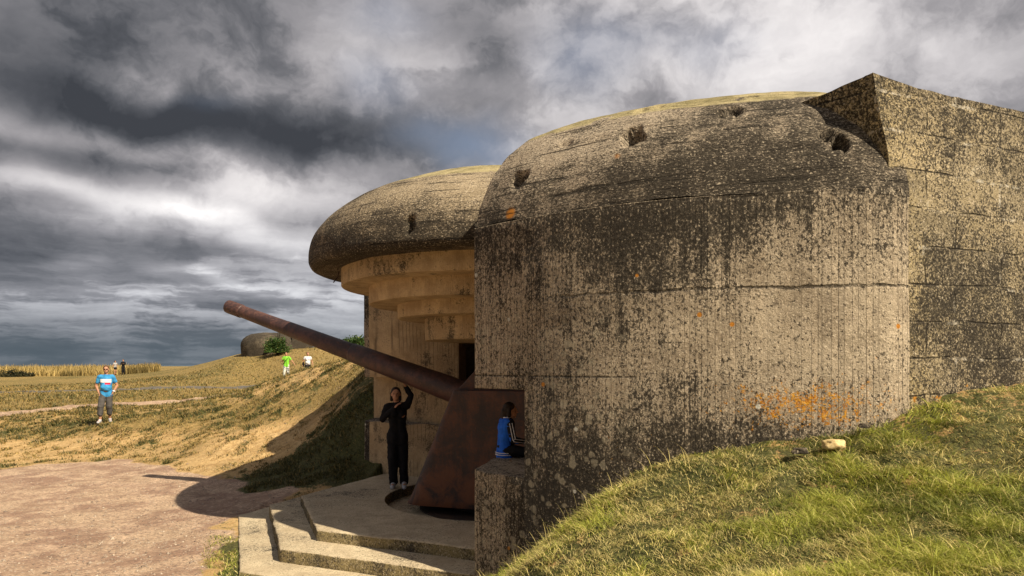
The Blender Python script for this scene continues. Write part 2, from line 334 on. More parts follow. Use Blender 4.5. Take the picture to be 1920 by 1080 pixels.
    hgt = g.m('ADD', g.m('MULTIPLY', fine, .9), g.m('MULTIPLY', vfin, .55)); hgt = g.m('ADD', hgt, g.m('MULTIPLY', mid, 1.4))
    hgt = g.m('SUBTRACT', hgt, g.m('MULTIPLY', lineh, 1.0)); hgt = g.m('SUBTRACT', hgt, g.m('MULTIPLY', pits, .8))
    bp = nd(nt, 'ShaderNodeBump', {'Strength': {'soffit': .45, 'step': .5}.get(kind, .9), 'Distance': .03, 'Height': hgt})
    nt.links.new(bp.outputs[0], bs.inputs['Normal'])
    return m

def rust(name, base=(.050, .022, .015), hi=(.17, .055, .022), rough=.55):
    m, nt, bs, g = new_mat(name)
    pos = nd(nt, 'ShaderNodeTexCoord').outputs['Object']
    a = g.noise(pos, 3.0, 7, .68, .4); b = g.noise(pos, 30, 5, .7)
    z = g.sep(pos)[2]
    st = g.noise(g.v('MULTIPLY', pos, (9, 9, 1.1)), 1.5, 4, .6)
    f = g.m('ADD', g.m('MULTIPLY', a, .7), g.m('MULTIPLY', b, .35)); f = g.m('ADD', f, g.m('MULTIPLY', g.m('SUBTRACT', st, .5), .25))
    c = g.mix(g.ss(f, .42, .66), base, hi)
    c = g.mix(g.m('MULTIPLY', g.m('MULTIPLY', g.ss(z, 1.1, .25), g.ss(a, .40, .58)), .7 if name == 'rusted_steel' else 0.0), c, (.17, .058, .020))
    c = g.mix(g.ss(b, .62, .72, 0, .5), c, (.30, .16, .09)); c = g.mix(g.ss(b, .38, .30, 0, .6), c, (.02, .012, .01))
    setin(nt, bs, 'Base Color', c); setin(nt, bs, 'Roughness', g.lin(b, .3, .7, rough-.1, rough+.2)); bs.inputs['Specular IOR Level'].default_value = .45
    bp = nd(nt, 'ShaderNodeBump', {'Strength': .5, 'Distance': .01, 'Height': g.m('ADD', b, a)}); nt.links.new(bp.outputs[0], bs.inputs['Normal'])
    return m
def cloth(name, col, var=.25, sc=40, rough=.85):
    m, nt, bs, g = new_mat(name)
    pos = nd(nt, 'ShaderNodeTexCoord').outputs['Object']; a = g.noise(pos, sc*.25, 4, .6); b = g.noise(g.v('MULTIPLY', pos, (1, 1, .35)), 16, 3, .5)
    c = g.mix(g.lin(a, .3, .7), tuple(x*(1-var) for x in col), tuple(min(1, x*(1+var)) for x in col))
    setin(nt, bs, 'Base Color', c); bs.inputs['Roughness'].default_value = rough
    bp = nd(nt, 'ShaderNodeBump', {'Strength': .6, 'Distance': .02, 'Height': b}); nt.links.new(bp.outputs[0], bs.inputs['Normal'])
    return m

M = {k: concrete(n, k) for k, n in (('drum', 'board_marked_concrete'), ('dome', 'weathered_dome_concrete'), ('block', 'formed_block_concrete'),
                                     ('soffit', 'sheltered_concrete'), ('far', 'distant_concrete'), ('step', 'step_concrete'), ('canopy', 'canopy_concrete'))}
M['rust'] = rust('rusted_steel', (.028, .016, .013), (.105, .038, .018)); M['rust_barrel'] = rust('barrel_steel', (.036, .020, .020), (.105, .048, .038), .45)
M['dark_metal'] = rust('dark_turntable_steel', (.012, .010, .009), (.04, .02, .012), .7)
M['skin'] = cloth('skin', (.42, .22, .14), .12, 30, .6)
M['hair'] = cloth('dark_hair', (.022, .014, .010), .4, 60, .6); M['hair2'] = cloth('brown_hair', (.10, .05, .025), .4, 60, .6)
M['black'] = cloth('black_cloth', (.008, .008, .010), .3); M['charcoal'] = cloth('charcoal_cloth', (.075, .070, .068), .3)
M['green'] = cloth('lime_cloth', (.20, .55, .04), .15); M['white'] = cloth('white_cloth', (.62, .62, .66), .1)
M['blue'] = cloth('royal_blue_cloth', (.015, .11, .55), .2); M['shoe'] = cloth('grey_shoe', (.40, .40, .42), .15); M['strap'] = cloth('strap_cloth', (.02, .02, .02), .2)

# ------------------------------------------------------------------ terrain
F0 = 1280.0
TH = R(22); CX, CY = -.2, 10.4
def to_world(p, q):          # casemate plan frame: p = towards the rear, q = towards the near flank
    return (CX+p*math.cos(TH)+q*math.sin(TH), CY+p*math.sin(TH)-q*math.cos(TH))
def to_pq(x, y):
    dx = x-CX; dy = y-CY
    return dx*math.cos(TH)+dy*math.sin(TH), dx*math.sin(TH)-dy*math.cos(TH)
# survey points (x, y, height)
SV = [(-3.3, 7.5, 0), (-5.7, 7.6, 0), (-1.6, 6.9, -.02), (-1.0, 6.2, 0), (-1.2, 3, .1), (-3, 3, .05), (-2, 0, .4), (0, 0, .72), (-.9, 1.5, .45), (0, -3, .9), (3, -3, 1.5), (-6, -4, .3),
      (-12, 3, .1), (-4.6, 8.6, 0), (-4.5, 10, 0), (-4.6, 11.2, .02), (-5.2, 13.0, .04), (-8, 10, 0), (-8, 14, .03), (-11, 16, .05), (-15, 20, .05), (-22, 22, .1), (-14, 10, 0),
      (-4.13, 10.6, .04), (-3.9, 11.2, .12), (-3.3, 11.8, .25), (-2.7, 12.4, .36),
      (-2.71, 12.6, .45), (-2.93, 13.6, 1.15), (-3.4, 16, 2.16), (-2.4, 15.9, 2.3), (0, 17.5, 2.5), (4, 20, 2.6), (-4.75, 19, 2.22), (-6.13, 20.5, 2.11), (-6.94, 21, 1.89), (-8.57, 21.5, 1.39), (-10.2, 21.5, .97),
      (-11.6, 21, .68), (-12.5, 21, .55), (-12.4, 24, .52), (-9.9, 24.5, 1.05), (-16, 24, .42), (-12.5, 28.5, .80), (-20, 23, .30), (-5.0, 16, .89), (-5.4, 15, .42), (-3.6, 13.6, .58), (-7.2, 16.5, .51), (-8.8, 17, .20), (-7.57, 19, .95), (-7.6, 15.5, .15), (-4.1, 16.2, 1.5), (-12.6, 20, .28),
      (-9.3, 14.9, .05), (-19, 25.7, .45), (-16.6, 28, .68), (-13, 33, .95), (-30, 40, .7), (-23, 42, .85), (-16, 44, 1.05), (-14.5, 43, 1.35), (-12.5, 43, 1.55),
      (-56, 75, .88), (-46, 80, 1.1), (-40, 75, 1.35), (-31, 65, 2.0), (-24, 60, 3.15), (-18.6, 58, 3.6), (-13, 60, 4.3), (-12, 52, 3.0), (-16, 50, 2.4), (-19, 52, 2.1), (-26, 55, 1.6), (-24, 47, 1.2),
      (-8, 56, 3.9), (0, 60, 4.4), (20, 60, 4), (-20, 68, 3.8), (-10, 75, 4.3), (-60, 110, 1.35), (-120, 100, 1.2), (-100, 200, 1.6), (0, 200, 2.0), (100, 200, 2), (-200, 60, 1), (-7, 30, 1.7), (-9, 24, 1.5), (2, 35, 2.4),
      # near bank beside the big wall
      (-.85, 6.9, .0), (-.42, 6.85, .10), (-.13, 6.55, .30), (.27, 6.2, .70), (.64, 5.97, 1.09), (1.01, 5.75, 1.37), (1.36, 5.57, 1.53), (1.70, 5.45, 1.64), (2.25, 5.3, 1.76), (2.7, 5.25, 1.84), (3.08, 5.35, 1.98),
      (4.48, 5.93, 2.25), (8, 7.35, 2.55), (12, 9, 2.75), (-.14, 5.5, .52), (-.65, 5.4, .08), (.4, 4.0, 1.03), (-.05, 4.0, .8), (-.5, 4, .35), (.94, 3.6, 1.18), (1.36, 3.3, 1.28), (2.2, 3.1, 1.40), (3.0, 4.0, 1.66),
      (2.0, 4.3, 1.50), (1.2, 4.5, 1.33), (4, 4.2, 1.9), (6, 4, 2.1), (3, 1.5, 1.5), (1.2, 1.5, 1.1), (5, 0, 1.9), (12, 3, 2.4), (30, 10, 2.6), (40, -20, 2.5), (-30, -30, .5), (0, -60, 1), (60, 60, 3), (0, 25, 2.6), (10, 16, 2.6), (16, 14, 2.7)]
SVa = np.array(SV)
def warp(x, y):
    r = np.sqrt(x*x+y*y)+1e-6; k = np.log1p(r/4.0)/r
    return x*k, y*k
def tps_fit():
    wx, wy = warp(SVa[:, 0], SVa[:, 1]); n = len(wx)
    d2 = (wx[:, None]-wx)**2+(wy[:, None]-wy)**2; K = .5*d2*np.log(d2+1e-12)+np.eye(n)*2e-4
    P = np.stack([np.ones(n), wx, wy], 1); A = np.zeros((n+3, n+3)); A[:n, :n] = K; A[:n, n:] = P; A[n:, :n] = P.T
    return wx, wy, np.linalg.solve(A, np.concatenate([SVa[:, 2], np.zeros(3)]))
_wx, _wy, _wc = tps_fit()
# building outline in p,q (half), used to sink the ground inside the walls
OUT = [(-1.48, 3.19), (-1.19, 3.83), (-.80, 4.47), (-.40, 4.93), (.0, 5.27), (.38, 5.56), (.68, 5.77), (.92, 5.88), (1.10, 5.905), (1.21, 5.905)]
def inside_b(x, y, ins=.45):
    p, q = to_pq(x, y); q = np.abs(q)
    pts = np.array(OUT+[(14.0, 5.86)])
    qo = np.interp(p, pts[:, 0], pts[:, 1]); 
    w1 = sstep(qo-q, .12, ins)*sstep(p, -1.30, -1.0)*sstep(-p, -13, -12.5)
    w1 = np.where(q < 3.3, sstep(p+1.15, 0, .3)*sstep(-p, -13, -12.5), w1)
    return w1
def terrain(x, y, rough=True):
    x = np.atleast_1d(np.asarray(x, float)); y = np.atleast_1d(np.asarray(y, float)); shp = x.shape; x = x.ravel(); y = y.ravel()
    z = np.empty_like(x)
    for i in range(0, len(x), 40000):
        wx, wy = warp(x[i:i+40000], y[i:i+40000]); d2 = (wx[:, None]-_wx)**2+(wy[:, None]-_wy)**2
        z[i:i+40000] = (.5*d2*np.log(d2+1e-12))@_wc[:-3]+_wc[-3]+_wc[-2]*wx+_wc[-1]*wy
    r = np.hypot(x, y)
    z = np.where(r > 210, 1.8, np.where(r > 120, z*(210-r)/90+1.8*(r-120)/90, z)) if False else z*(1-sstep(r, 120, 200))+1.5*sstep(r, 120, 200)
    z = z-60*sstep(r, 330, 420)
    if rough:
        bump = (fbm(x*1.6, y*1.6, 4)-.5)*.16*sstep(z, .12, .5)+(fbm(x*3.7+9, y*3.7, 3)-.5)*.07*sstep(z, .12, .5)+(fbm(x*7, y*7, 3)-.5)*.035*(.35+.65*sstep(z, .1, .4))
        z = z+bump*(r < 60)
    p, q = to_pq(x, y); a = np.arctan2(q, p); rr = np.hypot(p, q); ang = (a+np.pi/8) % (np.pi/4)-np.pi/8; ap = rr*np.cos(ang)
    z = np.where(ap < 2.85, np.minimum(z, .30), z); z = np.where((ap < 3.7) & (z < .35) & ((p < 0) & (q > -2.0)), np.minimum(z, .02), z)
    z = np.where(ap < 2.3, -.35, z)
    w = inside_b(x, y); z = z*(1-w)+(-.4)*w
    return z.reshape(shp)

def ground_material():
    m, nt, bs, g = new_mat('bank_and_path_ground')
    at = lambda n: nd(nt, 'ShaderNodeAttribute', attribute_name=n).outputs['Fac']
    pos = nd(nt, 'ShaderNodeTexCoord').outputs['Object']
    n1 = g.noise(pos, .9, 5, .6, .3); n2 = g.noise(pos, 5.5, 6, .7, .4); n3 = g.noise(pos, 28, 4, .7); n4 = g.noise(g.v('ADD', pos, (5, 5, 0)), 2.2, 6, .68, .5)
    jit = g.m('ADD', g.m('MULTIPLY', g.m('SUBTRACT', n2, .5), 2.0), g.m('MULTIPLY', g.m('SUBTRACT', n3, .5), 1.2)); jitp = g.m('ADD', g.m('MULTIPLY', g.m('SUBTRACT', n2, .5), .9), g.m('MULTIPLY', g.m('SUBTRACT', n3, .5), .5))
    sand = g.mix(g.ss(n2, .35, .65), (.46, .29, .12), (.70, .49, .24)); sand = g.mix(g.ss(n3, .5, .36, 0, .55), sand, (.27, .16, .07))
    dry = g.mix(g.ss(n3, .36, .62), (.13, .09, .03), (.38, .27, .10))
    grn = g.mix(g.ss(n3, .36, .62), (.028, .036, .010), (.10, .105, .030))
    n5 = g.noise(g.v('MULTIPLY', pos, (1, 2.2, 1)), 17, 5, .75); path = g.mix(g.ss(g.m('ADD', g.m('MULTIPLY', n4, .55), g.m('MULTIPLY', n1, .45)), .40, .60), (.37, .235, .165), (.76, .55, .39)); path = g.mix(g.ss(n5, .55, .40, 0, .75), path, (.20, .135, .105)); path = g.mix(g.ss(n3, .48, .36, 0, .5), path, (.16, .11, .09)); path = g.mix(g.ss(g.vor(pos, 42, 'Color'), .86, .9, 0, .6), path, (.66, .56, .46))
    road = g.mix(g.ss(n2, .35, .65), (.10, .095, .09), (.17, .155, .14))
    c = sand
    c = g.mix(g.ss(g.m('ADD', at('m_dry'), jit), .42, .58), c, dry)
    c = g.mix(g.ss(g.m('ADD', at('m_green'), jit), .42, .60), c, grn)
    c = g.mix(g.ss(g.m('ADD', at('m_path'), g.m('MULTIPLY', jitp, .5)), .40, .62), c, path)
    c = g.mix(g.ss(g.m('ADD', at('m_road'), g.m('MULTIPLY', jitp, .3)), .40, .60), c, road)
    c = g.mix(g.m('MULTIPLY', g.ss(n1, .35, .7), .25), c, (.20, .15, .08))
    setin(nt, bs, 'Base Color', c)
    bp = nd(nt, 'ShaderNodeBump', {'Strength': .9, 'Distance': .05, 'Height': g.m('ADD', g.m('MULTIPLY', n2, 1.2), n3)}); nt.links.new(bp.outputs[0], bs.inputs['Normal'])
    return m
M['ground'] = ground_material()

def polyline_dist(x, y, pts):
    best = np.full(x.shape, 1e9)
    for (a, b), (c, d) in zip(pts[:-1], pts[1:]):
        ex, ey = c-a, d-b; t = np.clip(((x-a)*ex+(y-b)*ey)/(ex*ex+ey*ey), 0, 1)
        best = np.minimum(best, np.hypot(x-a-t*ex, y-b-t*ey))
    return best
def inpoly(x, y, P):
    c = np.zeros(x.shape, bool); n = len(P)
    for i in range(n):
        (x1, y1), (x2, y2) = P[i], P[(i+1) % n]
        if y1 == y2: continue
        c ^= ((y1 > y) != (y2 > y)) & (x < (x2-x1)*(y-y1)/(y2-y1)+x1)
    return c
APRON = [(-2.9, 4.0), (-2.9, 6.4), (-3.28, 7.5), (-3.7, 8.7), (-4.25, 9.8), (-4.1, 10.5), (-3.5, 11.6), (-3.9, 12.1), (-4.4, 12.4), (-5.0, 12.7), (-5.7, 13.5), (-7.3, 14.9), (-9.1, 16.0), (-10.9, 15.6), (-13.0, 14.3), (-22, 13.2), (-40, 9), (-40, -4), (-3, -4)]
APC = APRON+[APRON[0]]
TRAIL = [(-45, 19), (-26, 24.5), (-19.5, 26.0), (-17, 28.2), (-15.2, 30.5), (-13.5, 33), (-12.6, 36)]
ROAD = [(-80, 36), (-33, 39.5), (-24, 41.5), (-16.4, 43.6)]
def masks(x, y, z):
    sd_ = polyline_dist(x, y, APC)*np.where(inpoly(x, y, APRON), 1, -1)
    path = sstep(sd_+(fbm(x*1.3, y*1.3, 3)-.5)*.9, -.35, .35)
    trail = sstep(-polyline_dist(x, y, TRAIL)+(fbm(x*.6, y*.6, 3)-.5)*.5, -1.15, -.65)
    road = sstep(-polyline_dist(x, y, ROAD), -1.0, -.7)
    # shaded mossy side of the far bank next to the casemate, near bank green, strips of dry turf
    r = np.hypot(x, y)
    green = .16+(fbm(x*.35+3, y*.35, 4)-.5)*.5
    d = np.hypot((x+3.6)/2.0, (y-13.4)/1.6); green = green+.75*sstep(-d, -1.35, -.6)
    d = polyline_dist(x, y, [(-16.5, 18.6), (-17.6, 20.0), (-15.5, 22.5), (-11, 21.5), (-8, 19.5)]); green = green+.40*sstep(-d, -1.1, -.2)*sstep(fbm(x*1.5, y*1.5, 3), .35, .6)
    green = green+.55*((x > -1.0) & (y < 7.6))
    green = green+.35*sstep(fbm(x*2.3+9, y*2.3, 3), .56, .68)*(r < 30)
    p_, q_ = to_pq(x, y); a_ = (np.arctan2(q_, p_)+np.pi/8) % (np.pi/4)-np.pi/8; green = green+.7*sstep(-(np.hypot(p_, q_)*np.cos(a_)), -4.0, -3.78)*(y < 9.3)*(x < -1)
    dry = .40+(fbm(x*.5, y*.5+8, 4)-.5)*.6+.48*sstep(r, 22, 40); green = green+.16*sstep(r, 24, 40)+(fbm(x*.12, y*.05+3, 3)-.5)*.5*sstep(r, 24, 40)
    dry = dry+.35*sstep(-polyline_dist(x, y, [(-16, 21.5), (-11, 20.5), (-7.5, 18.8), (-4, 16.8), (0, 17)]), -1.6, -.2)
    sx = np.hypot((x+5.6)/2.6, (y-15.0)/1.8); dry = dry-.30*sstep(-sx, -1.3, -.3); green = green-.25*sstep(-sx, -1.3, -.4)*(x < -4.6)
    sandy = sstep(-np.hypot((x+15.5)/5.5, (y-18.2)/2.6), -1.2, -.6); dry = dry-.5*sandy; green = green-.25*sandy; green = green+.22*sstep(fbm(x*3.1+40, y*3.1, 3), .47, .60)*(r < 34)*(y > 11)
    dry = dry-.5*sstep(-np.hypot((x+11.5)/5, (y-60)/10), -1.1, -.5)
    return path, np.clip(green, 0, 1), np.clip(dry, 0, 1), trail, road
def build_ground():
    th = np.unique(np.concatenate([np.linspace(-44, 40, 760), np.linspace(40, 316, 120)]))[:-1]; th = R(1)*th
    rr = np.concatenate([[0.02], np.geomspace(.4, 2.4, 14)[:-1], np.geomspace(2.4, 30, 430)[:-1], np.geomspace(30, 160, 170)[:-1], np.geomspace(160, 420, 26)])
    T, RR = np.meshgrid(th, rr, indexing='ij'); X = RR*np.sin(T); Y = RR*np.cos(T); Z = terrain(X, Y)
    V = np.stack([X, Y, Z], -1).reshape(-1, 3); Fc = grid_faces(len(th), len(rr), True)
    Fc = Fc[:, ::-1]
    mk = masks(X.ravel(), Y.ravel(), Z.ravel())
    fc = lambda a: a[Fc].mean(1)
    pa, tr, ro = fc(mk[0]), fc(mk[3]), fc(mk[4])
    fr = np.hypot(V[Fc][:, :, 0].mean(1), V[Fc][:, :, 1].mean(1))
    lab = np.where(ro > .5, 3, np.where(tr > .5, 2, np.where(pa > .5, 1, 0)))
    names = {0: 'ground', 1: 'path', 2: 'footpath', 3: 'road'}
    for k, nm in names.items():
        sel = Fc[lab == k]
        if not len(sel): continue
        used, inv = np.unique(sel, return_inverse=True)
        me = np_mesh(nm, V[used], inv.reshape(sel.shape))
        for an, arr in (('m_path', np.maximum(mk[0], mk[3])), ('m_green', mk[1]), ('m_dry', mk[2]), ('m_road', mk[4])):
            a = me.attributes.new(an, 'FLOAT', 'POINT'); a.data.foreach_set('value', arr[used].astype(np.float32))
        o = mesh_obj(nm, me, M['ground'], None, True); tag(o, kind='structure')
build_ground()
def gz(x, y): return float(terrain(np.array([x]), np.array([y]))[0])

# sea far below the cliff edge
def build_sea():
    m, nt, bs, g = new_mat('grey_blue_sea'); bs.inputs['Base Color'].default_value = (.05, .085, .11, 1); bs.inputs['Roughness'].default_value = .35
    pos = nd(nt, 'ShaderNodeTexCoord').outputs['Object']
    bp = nd(nt, 'ShaderNodeBump', {'Strength': .3, 'Distance': 1.0, 'Height': g.noise(pos, .05, 5, .6)}); nt.links.new(bp.outputs[0], bs.inputs['Normal'])
    th = np.linspace(0, 2*np.pi, 65)[:-1]; rr = np.array([300., 900, 3000, 10000, 40000])
    T, RR = np.meshgrid(th, rr, indexing='ij'); V = np.stack([RR*np.sin(T), RR*np.cos(T), np.full_like(T, -55)], -1).reshape(-1, 3)
    tag(mesh_obj('sea', np_mesh('sea', V, grid_faces(64, 5, True)[:, ::-1]), m), kind='structure')
build_sea()

# ------------------------------------------------------------------ casemate
cm = empty('casemate', (CX, CY, 0), TH)
tag(cm, 'large grey and ochre concrete gun casemate with rounded domes and stepped overhanging canopy', 'bunker')
# local coordinates: x = p, y = -q
def nrm3(x, y, z, s): return mnoise.noise(Vector((x*s, y*s, z*s)))
CHEEK = [(-1.48, 3.19), (-1.24, 2.82), (-.99, 2.46), (-.68, 2.15), (-.37, 1.85), (-.12, 1.65)]
def smooth_curve(pts, n):
    pts = np.array(pts, float); seg = np.hypot(*(pts[1:]-pts[:-1]).T); t = np.concatenate([[0], np.cumsum(seg)])
    # Catmull-Rom through points, resampled by arc length
    P = np.vstack([2*pts[0]-pts[1], pts, 2*pts[-1]-pts[-2]]); out = []
    for i in range(1, len(P)-2):
        for k in range(20):
            s = k/20; a, b, c, d = P[i-1], P[i], P[i+1], P[i+2]
            out.append(.5*((2*b)+(-a+c)*s+(2*a-5*b+4*c-d)*s*s+(-a+3*b-3*c+d)*s**3))
    out.append(pts[-1]); out = np.array(out); seg = np.hypot(*(out[1:]-out[:-1]).T); t = np.concatenate([[0], np.cumsum(seg)])
    tt = np.linspace(0, t[-1], n); return np.stack([np.interp(tt, t, out[:, 0]), np.interp(tt, t, out[:, 1])], 1), tt
OC, OCt = smooth_curve(OUT, 70)
def prism(bm, poly, z0, z1, dz=.12, uvf=None):
    nz = max(1, int(round((z1-z0)/dz))); rings = []
    for k in range(nz+1):
        z = z0+(z1-z0)*k/nz; rings.append([bm.verts.new((p[0], p[1], z)) for p in poly])
    n = len(poly)
    for k in range(nz):
        for i in range(n): bm.faces.new((rings[k][i], rings[k][(i+1) % n], rings[k+1][(i+1) % n], rings[k+1][i]))
    bm.faces.new(rings[0][::-1]); bm.faces.new(rings[-1])
def wing(sgn):
    # sgn -1: near wing (y=-q) ; +1 far wing
    outer = [tuple(p) for p in OC]
    back = [(1.215, 4.1), (.12, 4.1), (.12, 1.95)]
    ck, _ = smooth_curve(CHEEK, 16); cheek = [tuple(p) for p in ck[::-1]][:-1]
    poly = [(p, sgn*q) for p, q in outer+back+cheek]
    bm = bmesh.new(); prism(bm, poly, -.6, 3.72); bmesh.ops.recalc_face_normals(bm, faces=bm.faces[:])
    me = bpy.data.meshes.new('wing_wall'); bm.to_mesh(me); bm.free(); o = mesh_obj('wing_wall', me, None, cm)
    # loophole cut
    bm = bmesh.new(); cut = [(-2.6, 4.6), (-1.196, 3.81), (-.304, 1.82), (-.5, 1.2), (-3, 1.2)]
    # extend jamb line beyond outer face
    j0 = np.array([-1.196, 3.81]); j1 = np.array([-.304, 1.82]); dj = (j0-j1)/np.linalg.norm(j0-j1); a = j0+dj*.8; b = j1-dj*.4
    cut = [tuple(a), tuple(b), (-3, 1.2), (-3, 4.6)]
    prism(bm, [(p, sgn*q) for p, q in cut], 1.29, 2.11, 1.0); bmesh.ops.recalc_face_normals(bm, faces=bm.faces[:])
    mc = bpy.data.meshes.new('cutter'); bm.to_mesh(mc); bm.free(); oc = mesh_obj('cutter', mc, None)
    oc.location = cm.location; oc.rotation_euler = cm.rotation_euler
    bpy.context.view_layer.update()
    md = o.modifiers.new('b', 'BOOLEAN'); md.operation = 'DIFFERENCE'; md.solver = 'EXACT'; md.object = oc
    bake(o); bpy.data.objects.remove(oc)
    bv = o.modifiers.new('v', 'BEVEL'); bv.width = .022; bv.segments = 3; bv.limit_method = 'ANGLE'; bv.angle_limit = R(40); bake(o)
    me = o.data
    for v in me.vertices:
        c = v.co; r2 = math.hypot(c.x+.3, c.y)+1e-6; k = nrm3(c.x, c.y, c.z, 1.1)*.018+nrm3(c.x, c.y, c.z, 4.5)*.010
        if c.z > 2.82 and c.x < -.1: k += .022*min(1, (c.z-2.82)/.05)
        c.x += c.x/r2*k if c.x < 0 else 0; c.y += c.y/r2*k*.6
        if abs(c.z-1.29) < .06: c.z += nrm3(c.x, c.y, 3, 3.5)*.035
    pts = np.array([(p, q) for p, q in OC])
    def f(co, n):
        if abs(n.z) > .7: return (co.x, co.y)
        q = abs(co.y); i = int(np.argmin((pts[:, 0]-co.x)**2+(pts[:, 1]-q)**2)); dd = math.hypot(pts[i, 0]-co.x, pts[i, 1]-q)
        if i == 0 and dd > .04: return (-dd, co.z)
        return (float(OCt[i]) if dd < .08 else float(OCt[i]), co.z)
    # continuous arc-length UV: project on tangent
    def f2(co, n):
        if abs(n.z) > .7: return (co.x, co.y)
        q = abs(co.y); d = (pts[:, 0]-co.x)**2+(pts[:, 1]-q)**2; i = int(np.argmin(d)); dd = math.sqrt(d[i])
        if dd > .12: return (co.x+co.y*.6+9, co.z)
        j = min(max(i, 1), len(pts)-2); t = pts[j+1]-pts[j-1]; t = t/np.linalg.norm(t)
        return (float(OCt[i]+(co.x-pts[i, 0])*t[0]+(q-pts[i, 1])*t[1]), co.z)
    rotz_uv(me, f2)
    me.materials.clear(); me.materials.append(M['drum']); me.materials.append(M['soffit'])
    for p in me.polygons:
        c = p.center; q = abs(c.y); dd = float(np.min((pts[:, 0]-c.x)**2+(pts[:, 1]-q)**2))
        p.material_index = 1 if (dd > .016 and abs(p.normal.z) < .7) else 0
    me.polygons.foreach_set('use_smooth', [True]*len(me.polygons))
    me.set_sharp_from_angle(angle=R(35))
    return o
wing(-1); wing(1)

PROF_S = np.array([0, .03, .07, .15, .30, .50, .75, 1.0, 1.3, 1.8, 2.5, 4]); PROF_Z = np.array([3.72, 3.88, 4.01, 4.22, 4.455, 4.645, 4.795, 4.895, 4.97, 5.05, 5.10, 5.12])
def prof(s): return np.interp(s, PROF_S, PROF_Z)
_ss = np.linspace(0, 4, 1200); _zz = prof(_ss); 
for _ in range(30): _zz[1:-1] = (_zz[:-2]+_zz[1:-1]*2+_zz[2:])/4
def prof(s): return np.interp(s, _ss, _zz)
CRATERS = []   # (x,y,z local, rx, rz, depth)
CRATERS = [(-1.16, -3.62, 4.12, .10, .10, .12), (-.45, -4.53, 4.34, .11, .12, .14), (.24, -4.97, 4.53, .13, .06, .11), (.74, -5.67, 4.09, .06, .11, .14), (.66, -5.63, 4.19, .08, .045, .09), (-.14, -4.28, 4.72, .14, .06, .05), (-.81, -3.9, 4.43, .09, .035, .03)]
def crater(V, nrm, craters):
    for (x, y, z, rx, rz, dp) in craters:
        d = V-np.array([x, y, z]); h = np.hypot(d[:, 0], d[:, 1])
        j = (np.array([mnoise.noise(Vector(v*9.0)) for v in V[:0]]) if False else 0)
        rad = np.sqrt((h/rx)**2+(d[:, 2]/rz)**2); near = rad < 2.0
        idx = np.where(near)[0]
        if not len(idx): continue
        nj = np.array([mnoise.noise(Vector(V[i])*14.0) for i in idx])*.55
        w = 1-sstep(rad[idx]+nj, .62, 1.08)
        V[idx] -= nrm[idx]*(w*dp)[:, None]
    return V
def wing_dome(sgn):
    ck, _ = smooth_curve(CHEEK, 60); oc, _ = smooth_curve(OUT, 190)
    bound = np.vstack([ck[::-1][:-1], oc]); n = len(bound)           # cheek end -> nose -> outer end
    nc = 59
    Qa = np.array([(.9, 2.2), (.1, 3.0), (-.35, 3.1)]); Qb = np.array([(-.35, 3.1), (.4, 3.3), (1.9, 3.4)])
    def interp(Q, t):
        s = np.linspace(0, 1, len(Q)); return np.stack([np.interp(t, s, Q[:, 0]), np.interp(t, s, Q[:, 1])], 1)
    Q = np.vstack([interp(Qa, np.linspace(0, 1, nc+1))[:-1], interp(Qb, np.linspace(0, 1, n-nc))])
    tpar = np.concatenate([np.linspace(0, 1, 75)**1.7])
    G3 = bound[:, None, :]*(1-tpar)[None, :, None]+Q[:, None, :]*tpar[None, :, None]
    X = G3[:, :, 0]; Y = G3[:, :, 1]
    ext = [tuple(p) for p in bound[::3]]+[(14, 5.86)]
    s = polyline_dist(X, Y, ext); s[:, 0] = 0
    Z = prof(s); w = sstep(X, .9, 2.2); Z = Z*(1-w)+np.minimum(Z, 4.45)*w
    V = np.stack([X, Y*sgn, Z], -1).reshape(-1, 3)
    for i in range(len(V)):
        c = V[i]; k = mnoise.noise(Vector(c*1.6))*.018+mnoise.noise(Vector(c*6))*.007+.012*max(0, min(1, .6-c[0]))-.012*max(0, min(1, c[0]-.5))
        r_ = math.hypot(c[0]-.6, c[1]); V[i, 2] += k*.7
        if c[2] <= 3.721: V[i, 2] -= .05
        if True: V[i, 0] += (c[0]-.6)/r_*k*.7; V[i, 1] += c[1]/r_*k*.7
    nu, nv = n, len(tpar)
    if sgn < 0:
        W = V.reshape(nu, nv, 3); du = np.gradient(W, axis=0); dv = np.gradient(W, axis=1); nn = np.cross(dv, du).reshape(-1, 3); nn /= np.linalg.norm(nn, axis=1)[:, None]+1e-9
        nn *= np.sign(nn[:, 2]+1e-9)[:, None]
        V = crater(V, nn, CRATERS)
    seg = np.concatenate([[0], np.cumsum(np.hypot(*(bound[1:]-bound[:-1]).T))])
    U = np.repeat(seg[:, None], nv, 1); Vv = 3.72+(np.sqrt(np.maximum(s, 0)**2+(Z-3.72)**2))
    Fc = grid_faces(nu, nv)
    if sgn > 0: Fc = Fc[:, ::-1]
    me = np_mesh('wing_dome', V, Fc, np.stack([U, Vv], -1).reshape(-1, 2))
    o = mesh_obj('wing_dome', me, M['dome'], cm, True)
    # roof infill behind the ridge
    bm = bmesh.new(); vs = [bm.verts.new((q[0], q[1]*sgn, float(prof(1.6))-.4*float(sstep(np.array(q[0]), .9, 2.2)))) for q in np.vstack([Qa, Qb[1:]])]
    bm.free()
    return o
wing_dome(-1); wing_dome(1)

